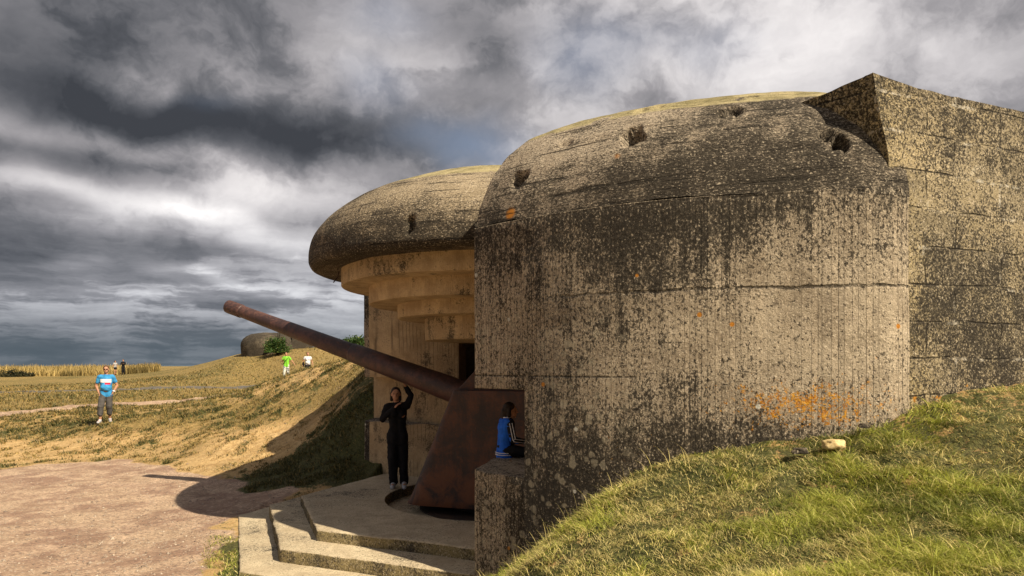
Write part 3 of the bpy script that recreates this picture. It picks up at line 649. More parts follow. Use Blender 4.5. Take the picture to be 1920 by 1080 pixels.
def revolve(prof_rz, nseg=160, a0=0, a1=2*math.pi, noise_amp=.01, craters=None):
    pr = np.array(prof_rz, float); ang = np.linspace(a0, a1, nseg+1)
    if abs(a1-a0-2*math.pi) < 1e-6: ang = ang[:-1]; close = True
    else: close = False
    A, Rr = np.meshgrid(ang, pr[:, 0], indexing='ij'); Zz = np.repeat(pr[None, :, 1], len(ang), 0)
    V = np.stack([Rr*np.cos(A), Rr*np.sin(A), Zz], -1).reshape(-1, 3)
    if noise_amp:
        for i in range(len(V)):
            c = V[i]; k = (mnoise.noise(Vector(c*1.7))+.4*mnoise.noise(Vector(c*7)))*noise_amp; r_ = math.hypot(c[0], c[1])+1e-6
            V[i] = c+np.array([c[0]/r_*k, c[1]/r_*k, k*.5])
    sl = np.concatenate([[0], np.cumsum(np.hypot(*(pr[1:]-pr[:-1]).T))])
    Rm = pr[:, 0].max()
    UV = np.stack([A*Rm, np.repeat(sl[None], len(ang), 0)], -1).reshape(-1, 2)
    W = V.reshape(len(ang), len(pr), 3)
    if craters:
        du = np.roll(W, -1, 0)-np.roll(W, 1, 0); dv = np.gradient(W, axis=1); nn = np.cross(du, dv).reshape(-1, 3); nn /= np.linalg.norm(nn, axis=1)[:, None]+1e-9
        out = np.sign((nn*V).sum(1))[:, None]; V = crater(V, nn*out, craters)
    return V, grid_faces(len(ang), len(pr), close), UV
def canopy():
    rs = [(2.33, 3.71), (2.60, 3.69), (2.70, 3.69), (2.745, 3.71), (2.77, 3.75)]
    ks = [(2.78, 3.78), (2.785, 3.90), (2.76, 4.03), (2.71, 4.15), (2.63, 4.27), (2.52, 4.39), (2.37, 4.515), (2.18, 4.635), (1.93, 4.76), (1.64, 4.88), (1.28, 5.01), (.9, 5.11), (.45, 5.17), (0.02, 5.19)]
    k = np.array(ks); t = np.concatenate([[0], np.cumsum(np.hypot(*(k[1:]-k[:-1]).T))]); tt = np.linspace(0, t[-1], 90)
    sm = np.stack([np.interp(tt, t, k[:, 0]), np.interp(tt, t, k[:, 1])], 1)
    for _ in range(14): sm[1:-1] = (sm[:-2]+2*sm[1:-1]+sm[2:])/4
    V, Fc, UV = revolve(rs+[tuple(p) for p in sm], 420, noise_amp=.014, craters=[(-1.89, -2.05, 3.99, .06, .13, .13), (-1.55, -1.75, 4.62, .16, .05, .05)])
    me = np_mesh('canopy_dome', V, Fc, UV); mesh_obj('canopy_dome', me, M['canopy'], cm, True)
    levels = [(2.33, 3.47, 3.72), (1.94, 3.22, 3.49), (1.52, 3.02, 3.24), (1.12, 2.70, 3.04)]
    for r_, z0, z1 in levels:
        V, Fc, UV = revolve([(.02, z0), (r_*.5, z0), (r_-.03, z0), (r_-.010, z0+.002), (r_, z0+.012), (r_, (z0+z1)/2), (r_, z1)], 200, noise_amp=.010)
        me = np_mesh('corbel_ring', V, Fc, UV); o = mesh_obj('corbel_ring', me, M['soffit'], cm, True); me.set_sharp_from_angle(angle=R(50))
canopy()

def rear_block():
    # near flank wall, far flank wall, rear wall, roof as one mass with a hollow gun chamber
    bm = bmesh.new()
    def bx(p0, p1, y0, y1, z0, z1, d=.25):
        poly = []
        def run(a, b):
            n = max(1, int(math.dist(a, b)/d)); return [(a[0]+(b[0]-a[0])*i/n, a[1]+(b[1]-a[1])*i/n) for i in range(n)]
        c = [(p0, y0), (p1, y0), (p1, y1), (p0, y1)]
        for i in range(4): poly += run(c[i], c[(i+1) % 4])
        prism(bm, poly, z0, z1, .15)
    bx(1.06, 13, -5.86, -3.6, -.5, 4.20); bx(1.06, 13, 3.6, 5.86, -.5, 4.20); bx(7, 12.99, -3.59, 3.59, -.5, 2.78); bx(1.0, 12.9, -3.7, 3.7, 2.74, 3.8)
    for v in bm.verts: pass
    o = bm_obj('flank_wall', bm, M['block'], cm)
    me = o.data
    for v in me.vertices:
        c = v.co; k = nrm3(c.x, c.y, c.z, 1.3)*.02+nrm3(c.x, c.y, c.z, 5)*.012
        if abs(c.y) > 5.7: c.y += math.copysign(k, c.y)
    rotz_uv(me, lambda co, n: (co.x-.866, co.z) if abs(n.y) > .5 else ((co.y, co.z) if abs(n.x) > .5 else (co.x, co.y)))
    # roof slab with a slightly raised front corner and worn edge
    nx, ny = 90, 88; xs = np.linspace(.866, 13.0, nx); ys = np.linspace(-5.86, 5.86, ny)
    bm = bmesh.new(); prism_poly = []
    c = [(.866, -5.86), (13, -5.86), (13, 5.86), (.866, 5.86)]
    for i in range(4):
        a, b = c[i], c[(i+1) % 4]; n = int(math.dist(a, b)/.08); prism_poly += [(a[0]+(b[0]-a[0])*k/n, a[1]+(b[1]-a[1])*k/n) for k in range(n)]
    prism(bm, prism_poly, 3.62, 4.56, .10)
    for v in bm.verts:
        cc = v.co; k = nrm3(cc.x, cc.y, cc.z, 1.3)*.02+nrm3(cc.x, cc.y, cc.z, 5)*.012
        if abs(cc.y) > 5.7: cc.y += math.copysign(k, cc.y)-math.copysign(.002, cc.y)
        if cc.x < 1.0: cc.x += (4.56-cc.z)*.27-.26*min(5.86-min(abs(cc.y), 5.86), 1.1)
        if cc.z > 4.5:
            d = math.hypot(cc.x-.866, abs(cc.y)-5.86); cc.z += .05*max(0, 1-d/.45)+nrm3(cc.x, cc.y, 0, 2)*.010+nrm3(cc.x, cc.y, 0, 11)*.008
    # widen so the slab face continues the flank
    bmesh.ops.recalc_face_normals(bm, faces=bm.faces[:])
    me = bpy.data.meshes.new('roof_slab'); bm.to_mesh(me); bm.free(); o = mesh_obj('roof_slab', me, M['block'], cm)
    bv = o.modifiers.new('v', 'BEVEL'); bv.width = .03; bv.segments = 2; bv.limit_method = 'ANGLE'; bv.angle_limit = R(50); bake(o)
    rotz_uv(o.data, lambda co, n: (co.x-.866, co.z) if abs(n.y) > .5 else ((co.y, co.z) if abs(n.x) > .5 else (co.x, co.y)))
    bm = bmesh.new(); bmesh.ops.create_cube(bm, size=1.0)
    for v in bm.verts: v.co = Vector((4.65+v.co.x*4.9, v.co.y*7.4, .10+v.co.z*.48))
    bm_obj('chamber_floor', bm, M['step'], cm)
rear_block()

def rod(bm, a, b, r, seg=8, r2=None):
    a = Vector(a); b = Vector(b); d = (b-a); L = d.length; d.normalize(); q = d.to_track_quat('Z', 'Y'); r2 = r if r2 is None else r2
    ra = [bm.verts.new(a+q@Vector((r*math.cos(t), r*math.sin(t), 0))) for t in [2*math.pi*i/seg for i in range(seg)]]
    rb = [bm.verts.new(b+q@Vector((r2*math.cos(t), r2*math.sin(t), 0))) for t in [2*math.pi*i/seg for i in range(seg)]]
    for i in range(seg): bm.faces.new((ra[i], ra[(i+1) % seg], rb[(i+1) % seg], rb[i]))
    bm.faces.new(ra[::-1]); bm.faces.new(rb)
def polyrod(bm, pts, r, seg=8):
    for a, b in zip(pts[:-1], pts[1:]): rod(bm, a, b, r, seg)
bm = bmesh.new(); polyrod(bm, [(.98, -5.70+.045*math.cos(t)-.0, 4.60+.06*math.sin(t)) for t in np.linspace(-.2, math.pi+.2, 12)], .010)
bm_obj('lifting_hook', bm, M['rust'], cm, True)
bm = bmesh.new(); polyrod(bm, [(-2.34, .30, 3.68), (-2.36, .30, 3.60), (-2.42, .31, 3.52)], .008)
bm_obj('rebar', bm, M['rust'], cm, True)

# ------------------------------------------------------------------ gun platform with steps
def build_platform():
    root = empty('gun_platform', (CX, CY, 0), TH)
    tag(root, 'pale concrete octagonal gun platform with two low steps and round pit', 'platform')
    def octr(th, ap): return ap/math.cos(((th+math.pi/8) % (math.pi/4))-math.pi/8)
    def slab(name, ap, ztop, zbot, rin, pitz=None):
        th = np.unique(np.round(np.concatenate([np.linspace(0, 2*np.pi, 257)[:-1], np.arange(8)*np.pi/4+np.pi/8]), 6)); n = len(th)
        ro = np.array([octr(t, ap) for t in th])
        cols = []
        if pitz is not None: cols += [(np.full(n, .02), pitz), (np.full(n, rin*.6), pitz), (np.full(n, rin), pitz), (np.full(n, rin), (pitz+ztop)/2), (np.full(n, rin+.002), ztop-.015), (np.full(n, rin+.014), ztop)]
        else: cols += [(np.full(n, rin), ztop)]
        r0 = cols[-1][0][0]
        for f in np.linspace(.15, 1, 14): cols.append((r0+(ro-.022-r0)*f, ztop))
        cols += [(ro-.008, ztop-.006), (ro, ztop-.022), (ro, (ztop*.7+zbot*.3)), (ro, (ztop+zbot)/2), (ro, zbot)]
        V = np.empty((n, len(cols), 3)); UV = np.empty((n, len(cols), 2))
        for k, (rr, z) in enumerate(cols):
            V[:, k, 0] = rr*np.cos(th); V[:, k, 1] = rr*np.sin(th); V[:, k, 2] = z; UV[:, k, 0] = th*ap; UV[:, k, 1] = k*.3
        V = V.reshape(-1, 3)
        for i in range(len(V)):
            c = V[i]; r_ = math.hypot(c[0], c[1])
            if r_ > ap-.05:
                k = mnoise.noise(Vector(c*3))*.014+mnoise.noise(Vector(c*14))*.012-max(0, mnoise.noise(Vector(c*5))-.45)*.06*(c[2] > ztop-.09); V[i, 0] += c[0]/r_*k; V[i, 1] += c[1]/r_*k
                if c[2] > ztop-.03: V[i, 2] += mnoise.noise(Vector(c*9))*.006-.004
            V[i, 2] += mnoise.noise(Vector((c[0]*1.2, c[1]*1.2, 0)))*.006
        me = np_mesh(name, V, grid_faces(n, len(cols), True), UV.reshape(-1, 2)); o = mesh_obj(name, me, M['step'], root, True); me.set_sharp_from_angle(angle=R(45)); return o
    slab('platform_slab', 2.80, .35, -.3, 1.70, .20)
    slab('step', 3.24, .21, -.3, 2.6); slab('step', 3.68, .05, -.3, 3.0)
build_platform()

# ------------------------------------------------------------------ gun
def build_gun():
    ga = math.atan2(.318, -.948)
    root = empty('coastal_gun', (CX, CY, .10), ga)
    tag(root, 'long rusted brown naval gun with sloping steel shield on round turntable', 'gun')
    e = math.atan(.330); zt = 1.60; ce, se = math.cos(e), math.sin(e)
    def lathe(name, prof_, mat, seg=56):
        V = []; n = len(prof_)
        for (h, r) in prof_:
            L = h/ce
            for k in range(seg):
                t = 2*math.pi*k/seg; V.append((L*ce-r*math.sin(t)*se, r*math.cos(t), zt+L*se+r*math.sin(t)*ce))
        Fc = [(i*seg+k, i*seg+(k+1) % seg, (i+1)*seg+(k+1) % seg, (i+1)*seg+k) for i in range(n-1) for k in range(seg)]
        me = np_mesh(name, V, Fc); o = mesh_obj(name, me, mat, root, True); me.set_sharp_from_angle(angle=R(30)); return o
    lathe('barrel', [(-.5, .10), (-.5, .200), (.9, .196), (1.3, .182), (1.75, .172), (2.54, .158), (2.545, .155), (2.56, .145), (2.6, .144), (3.2, .134), (3.84, .124), (3.845, .121), (4.3, .113), (4.70, .107), (4.76, .107)], M['rust_barrel'])
    lathe('muzzle_ring', [(4.755, .107), (4.765, .116), (4.80, .120), (4.84, .116), (4.86, .118), (5.02, .118), (5.055, .113), (5.065, .102), (5.066, .078), (5.05, .072), (3.9, .070), (3.9, .01)], M['rust_barrel'])
    # shield: lofted plate shell, rounded front corners, front leaning back
    def outline(xf, xb, hw, rc):
        pts = [(xb, -hw)]
        pts += [(xb+(xf-rc-xb)*k/10, -hw) for k in range(1, 10)]
        pts += [(xf-rc+rc*math.sin(t), -hw+rc-rc*math.cos(t)) for t in np.linspace(0, math.pi/2, 9)]
        pts += [(xf, -hw+rc+(2*hw-2*rc)*k/8) for k in range(1, 8)]
        pts += [(xf-rc+rc*math.cos(t), hw-rc+rc*math.sin(t)) for t in np.linspace(0, math.pi/2, 9)]
        pts += [(xf-rc+(xb-xf+rc)*k/10, hw) for k in range(1, 11)]
        return pts
    bm = bmesh.new(); rings = []
    zb, zt_ = .235, 1.885
    for k in range(15):
        f = k/14; z = zb+(zt_-zb)*f; xf = 1.13+(.34-1.13)*f; rc = .30*(1-f)+.06*f; hw = 1.0
        if k == 0: xf += .02
        rings.append([bm.verts.new((x, y+mnoise.noise(Vector((x, y, z)))*.006, z)) for x, y in outline(xf, -1.35, hw, rc)])
    for a, b in zip(rings[:-1], rings[1:]):
        for i in range(len(a)-1): bm.faces.new((a[i], a[i+1], b[i+1], b[i]))
    # flat roof with rounded rim
    top = rings[-1]; bm.faces.new(top[::-1])
    me = bpy.data.meshes.new('shield'); bmesh.ops.recalc_face_normals(bm, faces=bm.faces[:]); bm.to_mesh(me); bm.free()
    o = mesh_obj('shield', me, M['rust'], root); md = o.modifiers.new('s', 'SOLIDIFY'); md.thickness = .022; md.offset = -1; bake(o)
    md = o.modifiers.new('b', 'BEVEL'); md.width = .008; md.segments = 2; md.limit_method = 'ANGLE'; md.angle_limit = R(40); bake(o)
    o.data.polygons.foreach_set('use_smooth', [True]*len(o.data.polygons)); o.data.set_sharp_from_angle(angle=R(35))
    # raised hood over the barrel slot
    bm = bmesh.new(); hw = .86
    sec = [(.50, 1.50, 1.50), (.345, 1.87, 1.50), (.03, 2.19, 1.50), (-.9, 2.19, 1.50)]
    L = [[bm.verts.new((x, s*hw, z)) for (x, z, _) in sec]+[bm.verts.new((-.9, s*hw, 1.5))] for s in (-1, 1)]
    n = len(L[0]); 
    for i in range(n): bm.faces.new((L[0][i], L[0][(i+1) % n], L[1][(i+1) % n], L[1][i]))
    bm.faces.new(L[0][::-1]); bm.faces.new(L[1])
    o = bm_obj('hood', bm, M['rust'], root); md = o.modifiers.new('b', 'BEVEL'); md.width = .02; md.segments = 2; bake(o)
    # turntable drum and ring
    def disc(name, pr, mat):
        V, Fc, UV = revolve(pr, 96, noise_amp=0); me = np_mesh(name, V, Fc, UV); o = mesh_obj(name, me, mat, root, True); me.set_sharp_from_angle(angle=R(30)); return o
    disc('turntable', [(.02, .13), (1.18, .13), (1.20, .12), (1.20, .02), (1.30, .018), (1.30, 0.0)], M['dark_metal'])
    disc('pedestal', [(.02, 1.3), (.38, 1.3), (.42, 1.25), (.5, .7), (.75, .14), (.75, .12)], M['dark_metal'])
build_gun()

# ------------------------------------------------------------------ far casemate, stones
def far_bunker():
    x0, y0 = (512-960)/1280*60, 60.0; g0 = gz(x0, y0)
    root = empty('distant_casemate', (x0, y0, g0), R(20)); tag(root, 'small rounded grey casemate half buried on the far hill behind a bush', 'bunker')
    zt = 2.35+(683-624)/1280*60-g0
    w = 2.65; pr = [(w*.96, -1.5), (w, .2), (w, zt*.30), (w*.985, zt*.46), (w*.93, zt*.64), (w*.83, zt*.79), (w*.66, zt*.91), (w*.42, zt*.975), (.02, zt)]
    V, Fc, UV = revolve(pr, 120, noise_amp=.05)
    for i in range(len(V)):
        if V[i, 0] > 0: V[i, 0] *= 1.15
    mesh_obj('rounded_wall', np_mesh('rounded_wall', V, Fc, UV), M['far'], root, True)
    V2 = V.copy(); 
    bm = bmesh.new(); prism(bm, [(1.5, -2.3), (3.2, -2.3), (3.2, 2.3), (1.5, 2.3)], -1, zt*.80, .5); bm_obj('rear_block', bm, M['far'], root)
far_bunker()
def stone(x, y, sx, sy, sz, mat, label, dz=0, seed=0, rz=0):
    bm = bmesh.new(); bmesh.ops.create_icosphere(bm, subdivisions=4, radius=1)
    for v in bm.verts:
        c = v.co.copy(); k = 1+mnoise.noise(c*1.3+Vector((seed, 0, 0)))*.45+mnoise.noise(c*4+Vector((seed, 3, 0)))*.10
        v.co = Vector((c.x*sx*k, c.y*sy*k, max(-.6, min(.75, c.z*k))*sz))
    o = bm_obj('stone', bm, mat, None, True); o.location = (x, y, gz(x, y)+dz); o.rotation_euler = (0, 0, rz)
    tag(o, label, 'stone'); return o
ms, nt_, bs_, g_ = new_mat('ochre_stone'); p_ = nd(nt_, 'ShaderNodeTexCoord').outputs['Object']; n_ = g_.noise(p_, 22, 5, .7)
setin(nt_, bs_, 'Base Color', g_.mix(g_.ss(n_, .35, .65), (.38, .27, .12), (.66, .52, .27))); nt_.links.new(nd(nt_, 'ShaderNodeBump', {'Strength': .7, 'Distance': .01, 'Height': n_}).outputs[0], bs_.inputs['Normal'])
stone(2.36, 5.02, .085, .055, .05, ms, 'pale ochre stone lying in the grass below the orange lichen', .07, 1)
stone(2.10, 4.98, .07, .04, .03, M['canopy'], 'flat grey stone just left of the ochre stone in the grass', .06, 5, .3)
stone(2.66, 5.16, .055, .025, .025, M['canopy'], 'thin grey stone leaning near the wall foot, right of the ochre stone', .07, 9, .5)

# ------------------------------------------------------------------ people
def cap(bm, a, b, ra, rb, seg=14, sq=1.0, fl=None):
    a = Vector(a); b = Vector(b); d = b-a; L = d.length
    if L < 1e-6: d = Vector((0, 0, 1))
    d = d.normalized(); q = d.to_track_quat('Z', 'Y'); rings = []
    st = [(-ra*math.cos(t), ra*math.sin(t)) for t in (0.25, .7, 1.15)]+[(0, ra)]+[(L*.5, (ra+rb)/2)]+[(L, rb)]+[(L+rb*math.cos(t), rb*math.sin(t)) for t in (1.15, .7, .25)]
    for h, r in st:
        rg = []
        for k in range(seg):
            t = 2*math.pi*k/seg; v = a+q@Vector((r*math.cos(t), r*math.sin(t), h)); rg.append(bm.verts.new(v))
        rings.append(rg)
    for x, y in zip(rings[:-1], rings[1:]):
        for k in range(seg): bm.faces.new((x[k], x[(k+1) % seg], y[(k+1) % seg], y[k]))
    bm.faces.new(rings[0][::-1]); bm.faces.new(rings[-1])
def ell(bm, c, r, rot=None):
    res = bmesh.ops.create_icosphere(bm, subdivisions=3, radius=1)
    mt = Matrix.Translation(Vector(c))@(rot.to_matrix().to_4x4() if rot else Matrix())@Matrix.Diagonal((*r, 1))
    bmesh.ops.transform(bm, matrix=mt, verts=res['verts'])
def fuse(name, bm, mat, parent, vox, it=4, fold=0):
    bmesh.ops.recalc_face_normals(bm, faces=bm.faces[:]); me = bpy.data.meshes.new(name); bm.to_mesh(me); bm.free()
    o = mesh_obj(name, me, mat, parent)
    md = o.modifiers.new('r', 'REMESH'); md.mode = 'VOXEL'; md.voxel_size = vox; md.use_smooth_shade = True
    md = o.modifiers.new('s', 'SMOOTH'); md.factor = .5; md.iterations = it
    bake(o); o.data.materials.clear(); o.data.materials.append(mat)
    if fold:
        me = o.data; me.update(); nn = [v.normal.copy() for v in me.vertices]
        for v, n_ in zip(me.vertices, nn):
            c = v.co; v.co = c+n_*(mnoise.noise(Vector((c.x*11, c.y*11, c.z*4.5)))*.009+mnoise.noise(Vector((c.x*7+c.z*9, c.y*8, c.z*16)))*.006)*fold
    o.data.polygons.foreach_set('use_smooth', [True]*len(o.data.polygons)); return o
def lerp(a, b, t): return Vector(a)*(1-t)+Vector(b)*t
def hand(bm, w, elb, curl=.4, thumb=1, s=1.0):
    w = Vector(w); d = (w-Vector(elb)).normalized(); side = d.cross(Vector((0, 1, 0)));
    if side.length < .2: side = Vector((1, 0, 0))
    side.normalize(); nrm = d.cross(side).normalized()
    side, nrm = nrm, side   # palm faces the body
    c = w+d*.045*s
    cap(bm, c-side*.022*s-d*.02*s, c-side*.026*s+d*.03*s, .016*s, .015*s, 8); cap(bm, c+side*.022*s-d*.02*s, c+side*.026*s+d*.03*s, .016*s, .015*s, 8); cap(bm, c-d*.03*s, c+d*.03*s, .019*s, .018*s, 8)
    for k, (o_, l) in enumerate(((-.030, .062), (-.010, .076), (.011, .070), (.031, .054))):
        a = c+side*o_*s+d*.045*s; m = a+d*l*.5*s-nrm*curl*.012*s; e = m+d*l*.45*s-nrm*curl*.04*s
        cap(bm, a, m, .0095*s, .009*s, 7); cap(bm, m, e, .009*s, .0075*s, 7)
    a = c-side*.03*s*thumb-d*.01*s; cap(bm, a, a-side*.026*s*thumb+d*.03*s, .012*s, .0095*s, 7); cap(bm, a-side*.026*s*thumb+d*.03*s, a-side*.030*s*thumb+d*.058*s, .0095*s, .008*s, 7)
DEF = dict(head=(0, -.015, 1.635), neck=(0, .015, 1.46), chest=(0, 0, 1.27), waist=(0, .0, 1.06), pel=(0, 0, .93),
           sL=(-.175, .0, 1.405), sR=(.175, .0, 1.405), eL=(-.235, .03, 1.13), eR=(.235, .03, 1.13), wL=(-.245, -.06, .90), wR=(.245, -.06, .90),
           hL=(-.085, 0, .91), hR=(.085, 0, .91), kL=(-.095, -.03, .50), kR=(.095, -.03, .50), aL=(-.10, .02, .085), aR=(.10, .02, .085), tL=(-.115, -.15, .03), tR=(.115, -.15, .03))
def person(label, loc, rz, scale, pose, top, topmat, bot, botmat, hairm, shoem, vox=.012, group=None, female=False, headscale=1.0, extra=None, hairlen=0, belly=0.0, head_yaw=0, lower=True):
    J = dict(DEF); J.update(pose); V3 = {k: Vector(v) for k, v in J.items()}
    root = empty('person', loc, rz); root.scale = (scale,)*3; tag(root, label, 'person', group)
    hs = headscale; H = V3['head']; hq = Matrix.Rotation(head_yaw, 3, 'Z')
    def hp(x, y, z): return H+hq@Vector((x*hs, y*hs, z*hs))
    sw = .92 if female else 1.0
    def torso(bm, g, low=True):
        sl, sr = V3['sL'], V3['sR']; cap(bm, sl+Vector((.02, 0, .0)), sr-Vector((.02, 0, 0)), .062+g, .062+g)
        c = V3['chest']; w = V3['waist']; p = V3['pel']; dx = Vector((.062, 0, 0))
        for s in (-1, 1):
            cap(bm, c+dx*s*1.1+Vector((0, 0, .06)), w+dx*s*.75, .098*sw+g, .088*sw+g); cap(bm, w+dx*s*.75, p+dx*s, .088*sw+g, .100+g)
        cap(bm, lerp(sl, sr, .5), c, .085+g, .11+g)
        if belly: ell(bm, w+Vector((0, -.05, .02)), (.14+g, .10+belly+g, .15))
        if female: 
            for s in (-1, 1): ell(bm, c+Vector((s*.07, -.085, .02)), (.062+g*.7, .06+g*.7, .065))
    # body: one continuous surface
    bm = bmesh.new(); torso(bm, 0)
    cap(bm, V3['neck']-Vector((0, 0, .04)), hp(0, .02, -.06), .056*hs**.5, .052*hs**.5)
    ell(bm, hp(0, .01, .025), (.076*hs, .092*hs, .095*hs)); ell(bm, hp(0, -.022, -.045), (.056*hs, .064*hs, .070*hs)); ell(bm, hp(0, -.06, -.088), (.024*hs, .020*hs, .018*hs))
    cap(bm, hp(0, -.085, .018), hp(0, -.104, -.022), .009*hs, .014*hs, 8); cap(bm, hp(-.02, -.080, -.058), hp(.02, -.080, -.058), .008*hs, .008*hs, 8)
    cap(bm, hp(-.035, -.078, .030), hp(.035, -.078, .030), .010*hs, .010*hs, 8)
    for s in (-1, 1): ell(bm, hp(s*.078, .012, -.005), (.010*hs, .020*hs, .030*hs))
    for s, e, w, t in (('sL', 'eL', 'wL', -1), ('sR', 'eR', 'wR', 1)):
        cap(bm, V3[s], V3[e], .050*sw, .040*sw); cap(bm, V3[e], V3[w], .041*sw, .027*sw); hand(bm, V3[w], V3[e], .5, t)
    for h, k, a, t in (('hL', 'kL', 'aL', 'tL'), ('hR', 'kR', 'aR', 'tR')):
        cap(bm, V3[h], V3[k], .086, .056); mid = lerp(V3[k], V3[a], .3)+Vector((0, .012, 0)); cap(bm, V3[k], mid, .056, .056); cap(bm, mid, V3[a], .056, .036); cap(bm, V3[a], V3[t]+Vector((0, 0, .01)), .036, .03)
    fuse('body', bm, M['skin'], root, vox, 3)
    # top
    bm = bmesh.new(); torso(bm, .016); 
    if top in ('tee', 'jacket'):
        for s in (-1, 1):
            d = Vector((.06*s, 0, 0)); hem = .80 if top == 'jacket' else .86
            if lower: cap(bm, V3['pel']+d, V3['pel']+d*1.15+Vector((0, 0, hem-.93)), .118, .122)
    f = {'tee': .55, 'jacket': 1.0, 'vest': .30}[top]
    for s, e, w in (('sL', 'eL', 'wL'), ('sR', 'eR', 'wR')):
        if f < 1: cap(bm, V3[s], lerp(V3[s], V3[e], f), .066, .064)
        else: cap(bm, V3[s], V3[e], .064, .056); cap(bm, V3[e], lerp(V3[e], V3[w], .95), .056, .046)
    if top == 'jacket': cap(bm, V3['neck']-Vector((0, 0, .02)), V3['neck']+Vector((0, 0, .02)), .070, .066)
    to = fuse({'tee': 't_shirt', 'jacket': 'jacket', 'vest': 'top'}[top], bm, topmat, root, vox, 3, 1.3)
    # bottom
    bm = bmesh.new()
    for s in (-1, 1): cap(bm, V3['pel']+Vector((.05*s, 0, .06)), V3['pel']+Vector((.055*s, 0, -.03)), .110, .112)
    if bot in ('trousers', 'shorts', 'short_shorts'):
        f = {'trousers': 1, 'shorts': .55, 'short_shorts': -.5}[bot]
        for h, k, a in (('hL', 'kL', 'aL'), ('hR', 'kR', 'aR')):
            if f > 0: cap(bm, V3[h], V3[k], .106, .086); cap(bm, V3[k], lerp(V3[k], V3[a], f*.97), .086, .082 if f < 1 else .075)
            else: cap(bm, V3[h], lerp(V3[h], V3[k], .45), .104, .095)
    else:
        for k in range(6):
            t = k/5; z = .93-.36*t
            for s in (-1, 0, 1): cap(bm, (s*(.06+.03*t), 0, z), (s*(.06+.03*t), 0, z-.02), .12+.025*t, .12+.03*t)
    fuse({'trousers': 'trousers', 'shorts': 'shorts', 'short_shorts': 'shorts', 'skirt': 'skirt'}[bot], bm, botmat, root, vox, 3, 1.5)
    # hair
    bm = bmesh.new(); ell(bm, hp(0, .022, .045), (.084*hs, .092*hs, .086*hs)); ell(bm, hp(0, .045, .0), (.080*hs, .070*hs, .085*hs))
    if hairlen:
        cap(bm, hp(0, .07, 0), hp(0, .085, -hairlen), .065*hs, .05*hs)
        for s in (-1, 1): cap(bm, hp(.065*s, .03, .02), hp(.075*s, .04, -hairlen*.7), .032*hs, .028*hs)
    fuse('hair', bm, hairm, root, vox, 1)
    for a, t in (('aL', 'tL'), ('aR', 'tR')):
        bm = bmesh.new(); A = V3[a]; T = V3[t]; cap(bm, A+Vector((0, .02, -.035)), T, .047, .040); cap(bm, A+Vector((0, .0, .0)), lerp(A, T, .5), .048, .042); fuse('shoe', bm, shoem, root, vox, 2)
    if extra: extra(root, V3, hp)
    return root, V3
def tee_mark():
    m, nt, bs, g = new_mat('blue_shirt_with_bands'); p = nd(nt, 'ShaderNodeTexCoord').outputs['Object']; x, y, z = g.sep(p)
    n = g.noise(p, 9, 4, .6); c = g.mix(g.ss(n, .35, .65), (.03, .19, .42), (.05, .29, .58))
    front = g.ss(y, -.02, -.04)
    w = g.m('MULTIPLY', g.m('MULTIPLY', g.ss(z, 1.235, 1.24), g.ss(z, 1.345, 1.34)), g.m('MULTIPLY', g.ss(g.m('ABSOLUTE', x), .150, .145), front))
    r = g.m('MULTIPLY', g.m('MULTIPLY', g.ss(z, g.m('ADD', 1.10, 0), 1.235), g.ss(z, 1.235, 1.23)), g.m('MULTIPLY', g.ss(x, -.03, -.02), g.m('MULTIPLY', g.ss(x, .13, .12), front)))
    r = g.ss(g.m('ADD', r, g.m('MULTIPLY', g.m('SUBTRACT', g.ss(z, 1.13, 1.23), 1.0), .3)), .35, .45)
    c = g.mix(w, c, (.72, .72, .72)); c = g.mix(r, c, (.42, .02, .05)); setin(nt, bs, 'Base Color', c); return m
def print_mat():
    m, nt, bs, g = new_mat('patterned_white_shorts'); p = nd(nt, 'ShaderNodeTexCoord').outputs['Object']; n = g.noise(p, 14, 4, .6, .6)
    setin(nt, bs, 'Base Color', g.mix(g.ss(n, .48, .54), (.62, .62, .56), (.12, .12, .13))); return m
def stripe_mat():
    m, nt, bs, g = new_mat('striped_top_cloth'); p = nd(nt, 'ShaderNodeTexCoord').outputs['Object']; z = g.sep(p)[2]
    setin(nt, bs, 'Base Color', g.mix(g.ss(g.m('SINE', g.m('MULTIPLY', z, 45)), -.1, .1), (.05, .05, .08), (.6, .58, .56))); return m
def at(px, d): return (px-960)/1280*d, d
def fc(x, y, off=0): return math.atan2(-x, y)+off
def shades(root, V, hp):
    bm = bmesh.new()
    for s in (-1, 1): ell(bm, hp(s*.031, -.088, .012), (.024, .010, .017))
    rod(bm, hp(-.03, -.092, .016), hp(.03, -.092, .016), .004)
    bm_obj('sunglasses', bm, M['black'], root, True)
def x_man(root, V, hp):
    shades(root, V, hp)
    bm = bmesh.new(); w = V['wR']; e = V['eR']; c = lerp(e, w, .93); d = (w-e).normalized(); rod(bm, c-d*.018, c+d*.018, .040, 16); bm_obj('wristwatch', bm, M['white'], root, True)
x, y = at(199, 21)
person('man in a blue shirt with white band, hands in pockets, walking on the sand', (x, y, gz(x, y)), fc(x, y, -.1), 1.0,
       dict(eL=(-.27, .06, 1.14), eR=(.29, .05, 1.14), wL=(-.20, -.02, .95), wR=(.20, -.04, .95), hL=(-.085, 0, .91), kL=(-.13, -.12, .50), aL=(-.15, -.10, .085), tL=(-.19, -.26, .03), kR=(.08, -.02, .50), aR=(.09, .14, .10), tR=(.12, -.02, .03)),
       'tee', tee_mark(), 'shorts', M['charcoal'], M['hair2'], M['shoe'], .011, belly=.02, extra=x_man)
def x_bag(root, V, hp):
    bm = bmesh.new(); polyrod(bm, [(.16, -.05, 1.43), (.08, -.15, 1.30), (-.06, -.15, 1.15), (-.17, -.08, 1.0)], .014); bm_obj('camera_strap', bm, M['strap'], root, True)
x, y = at(537, 43)
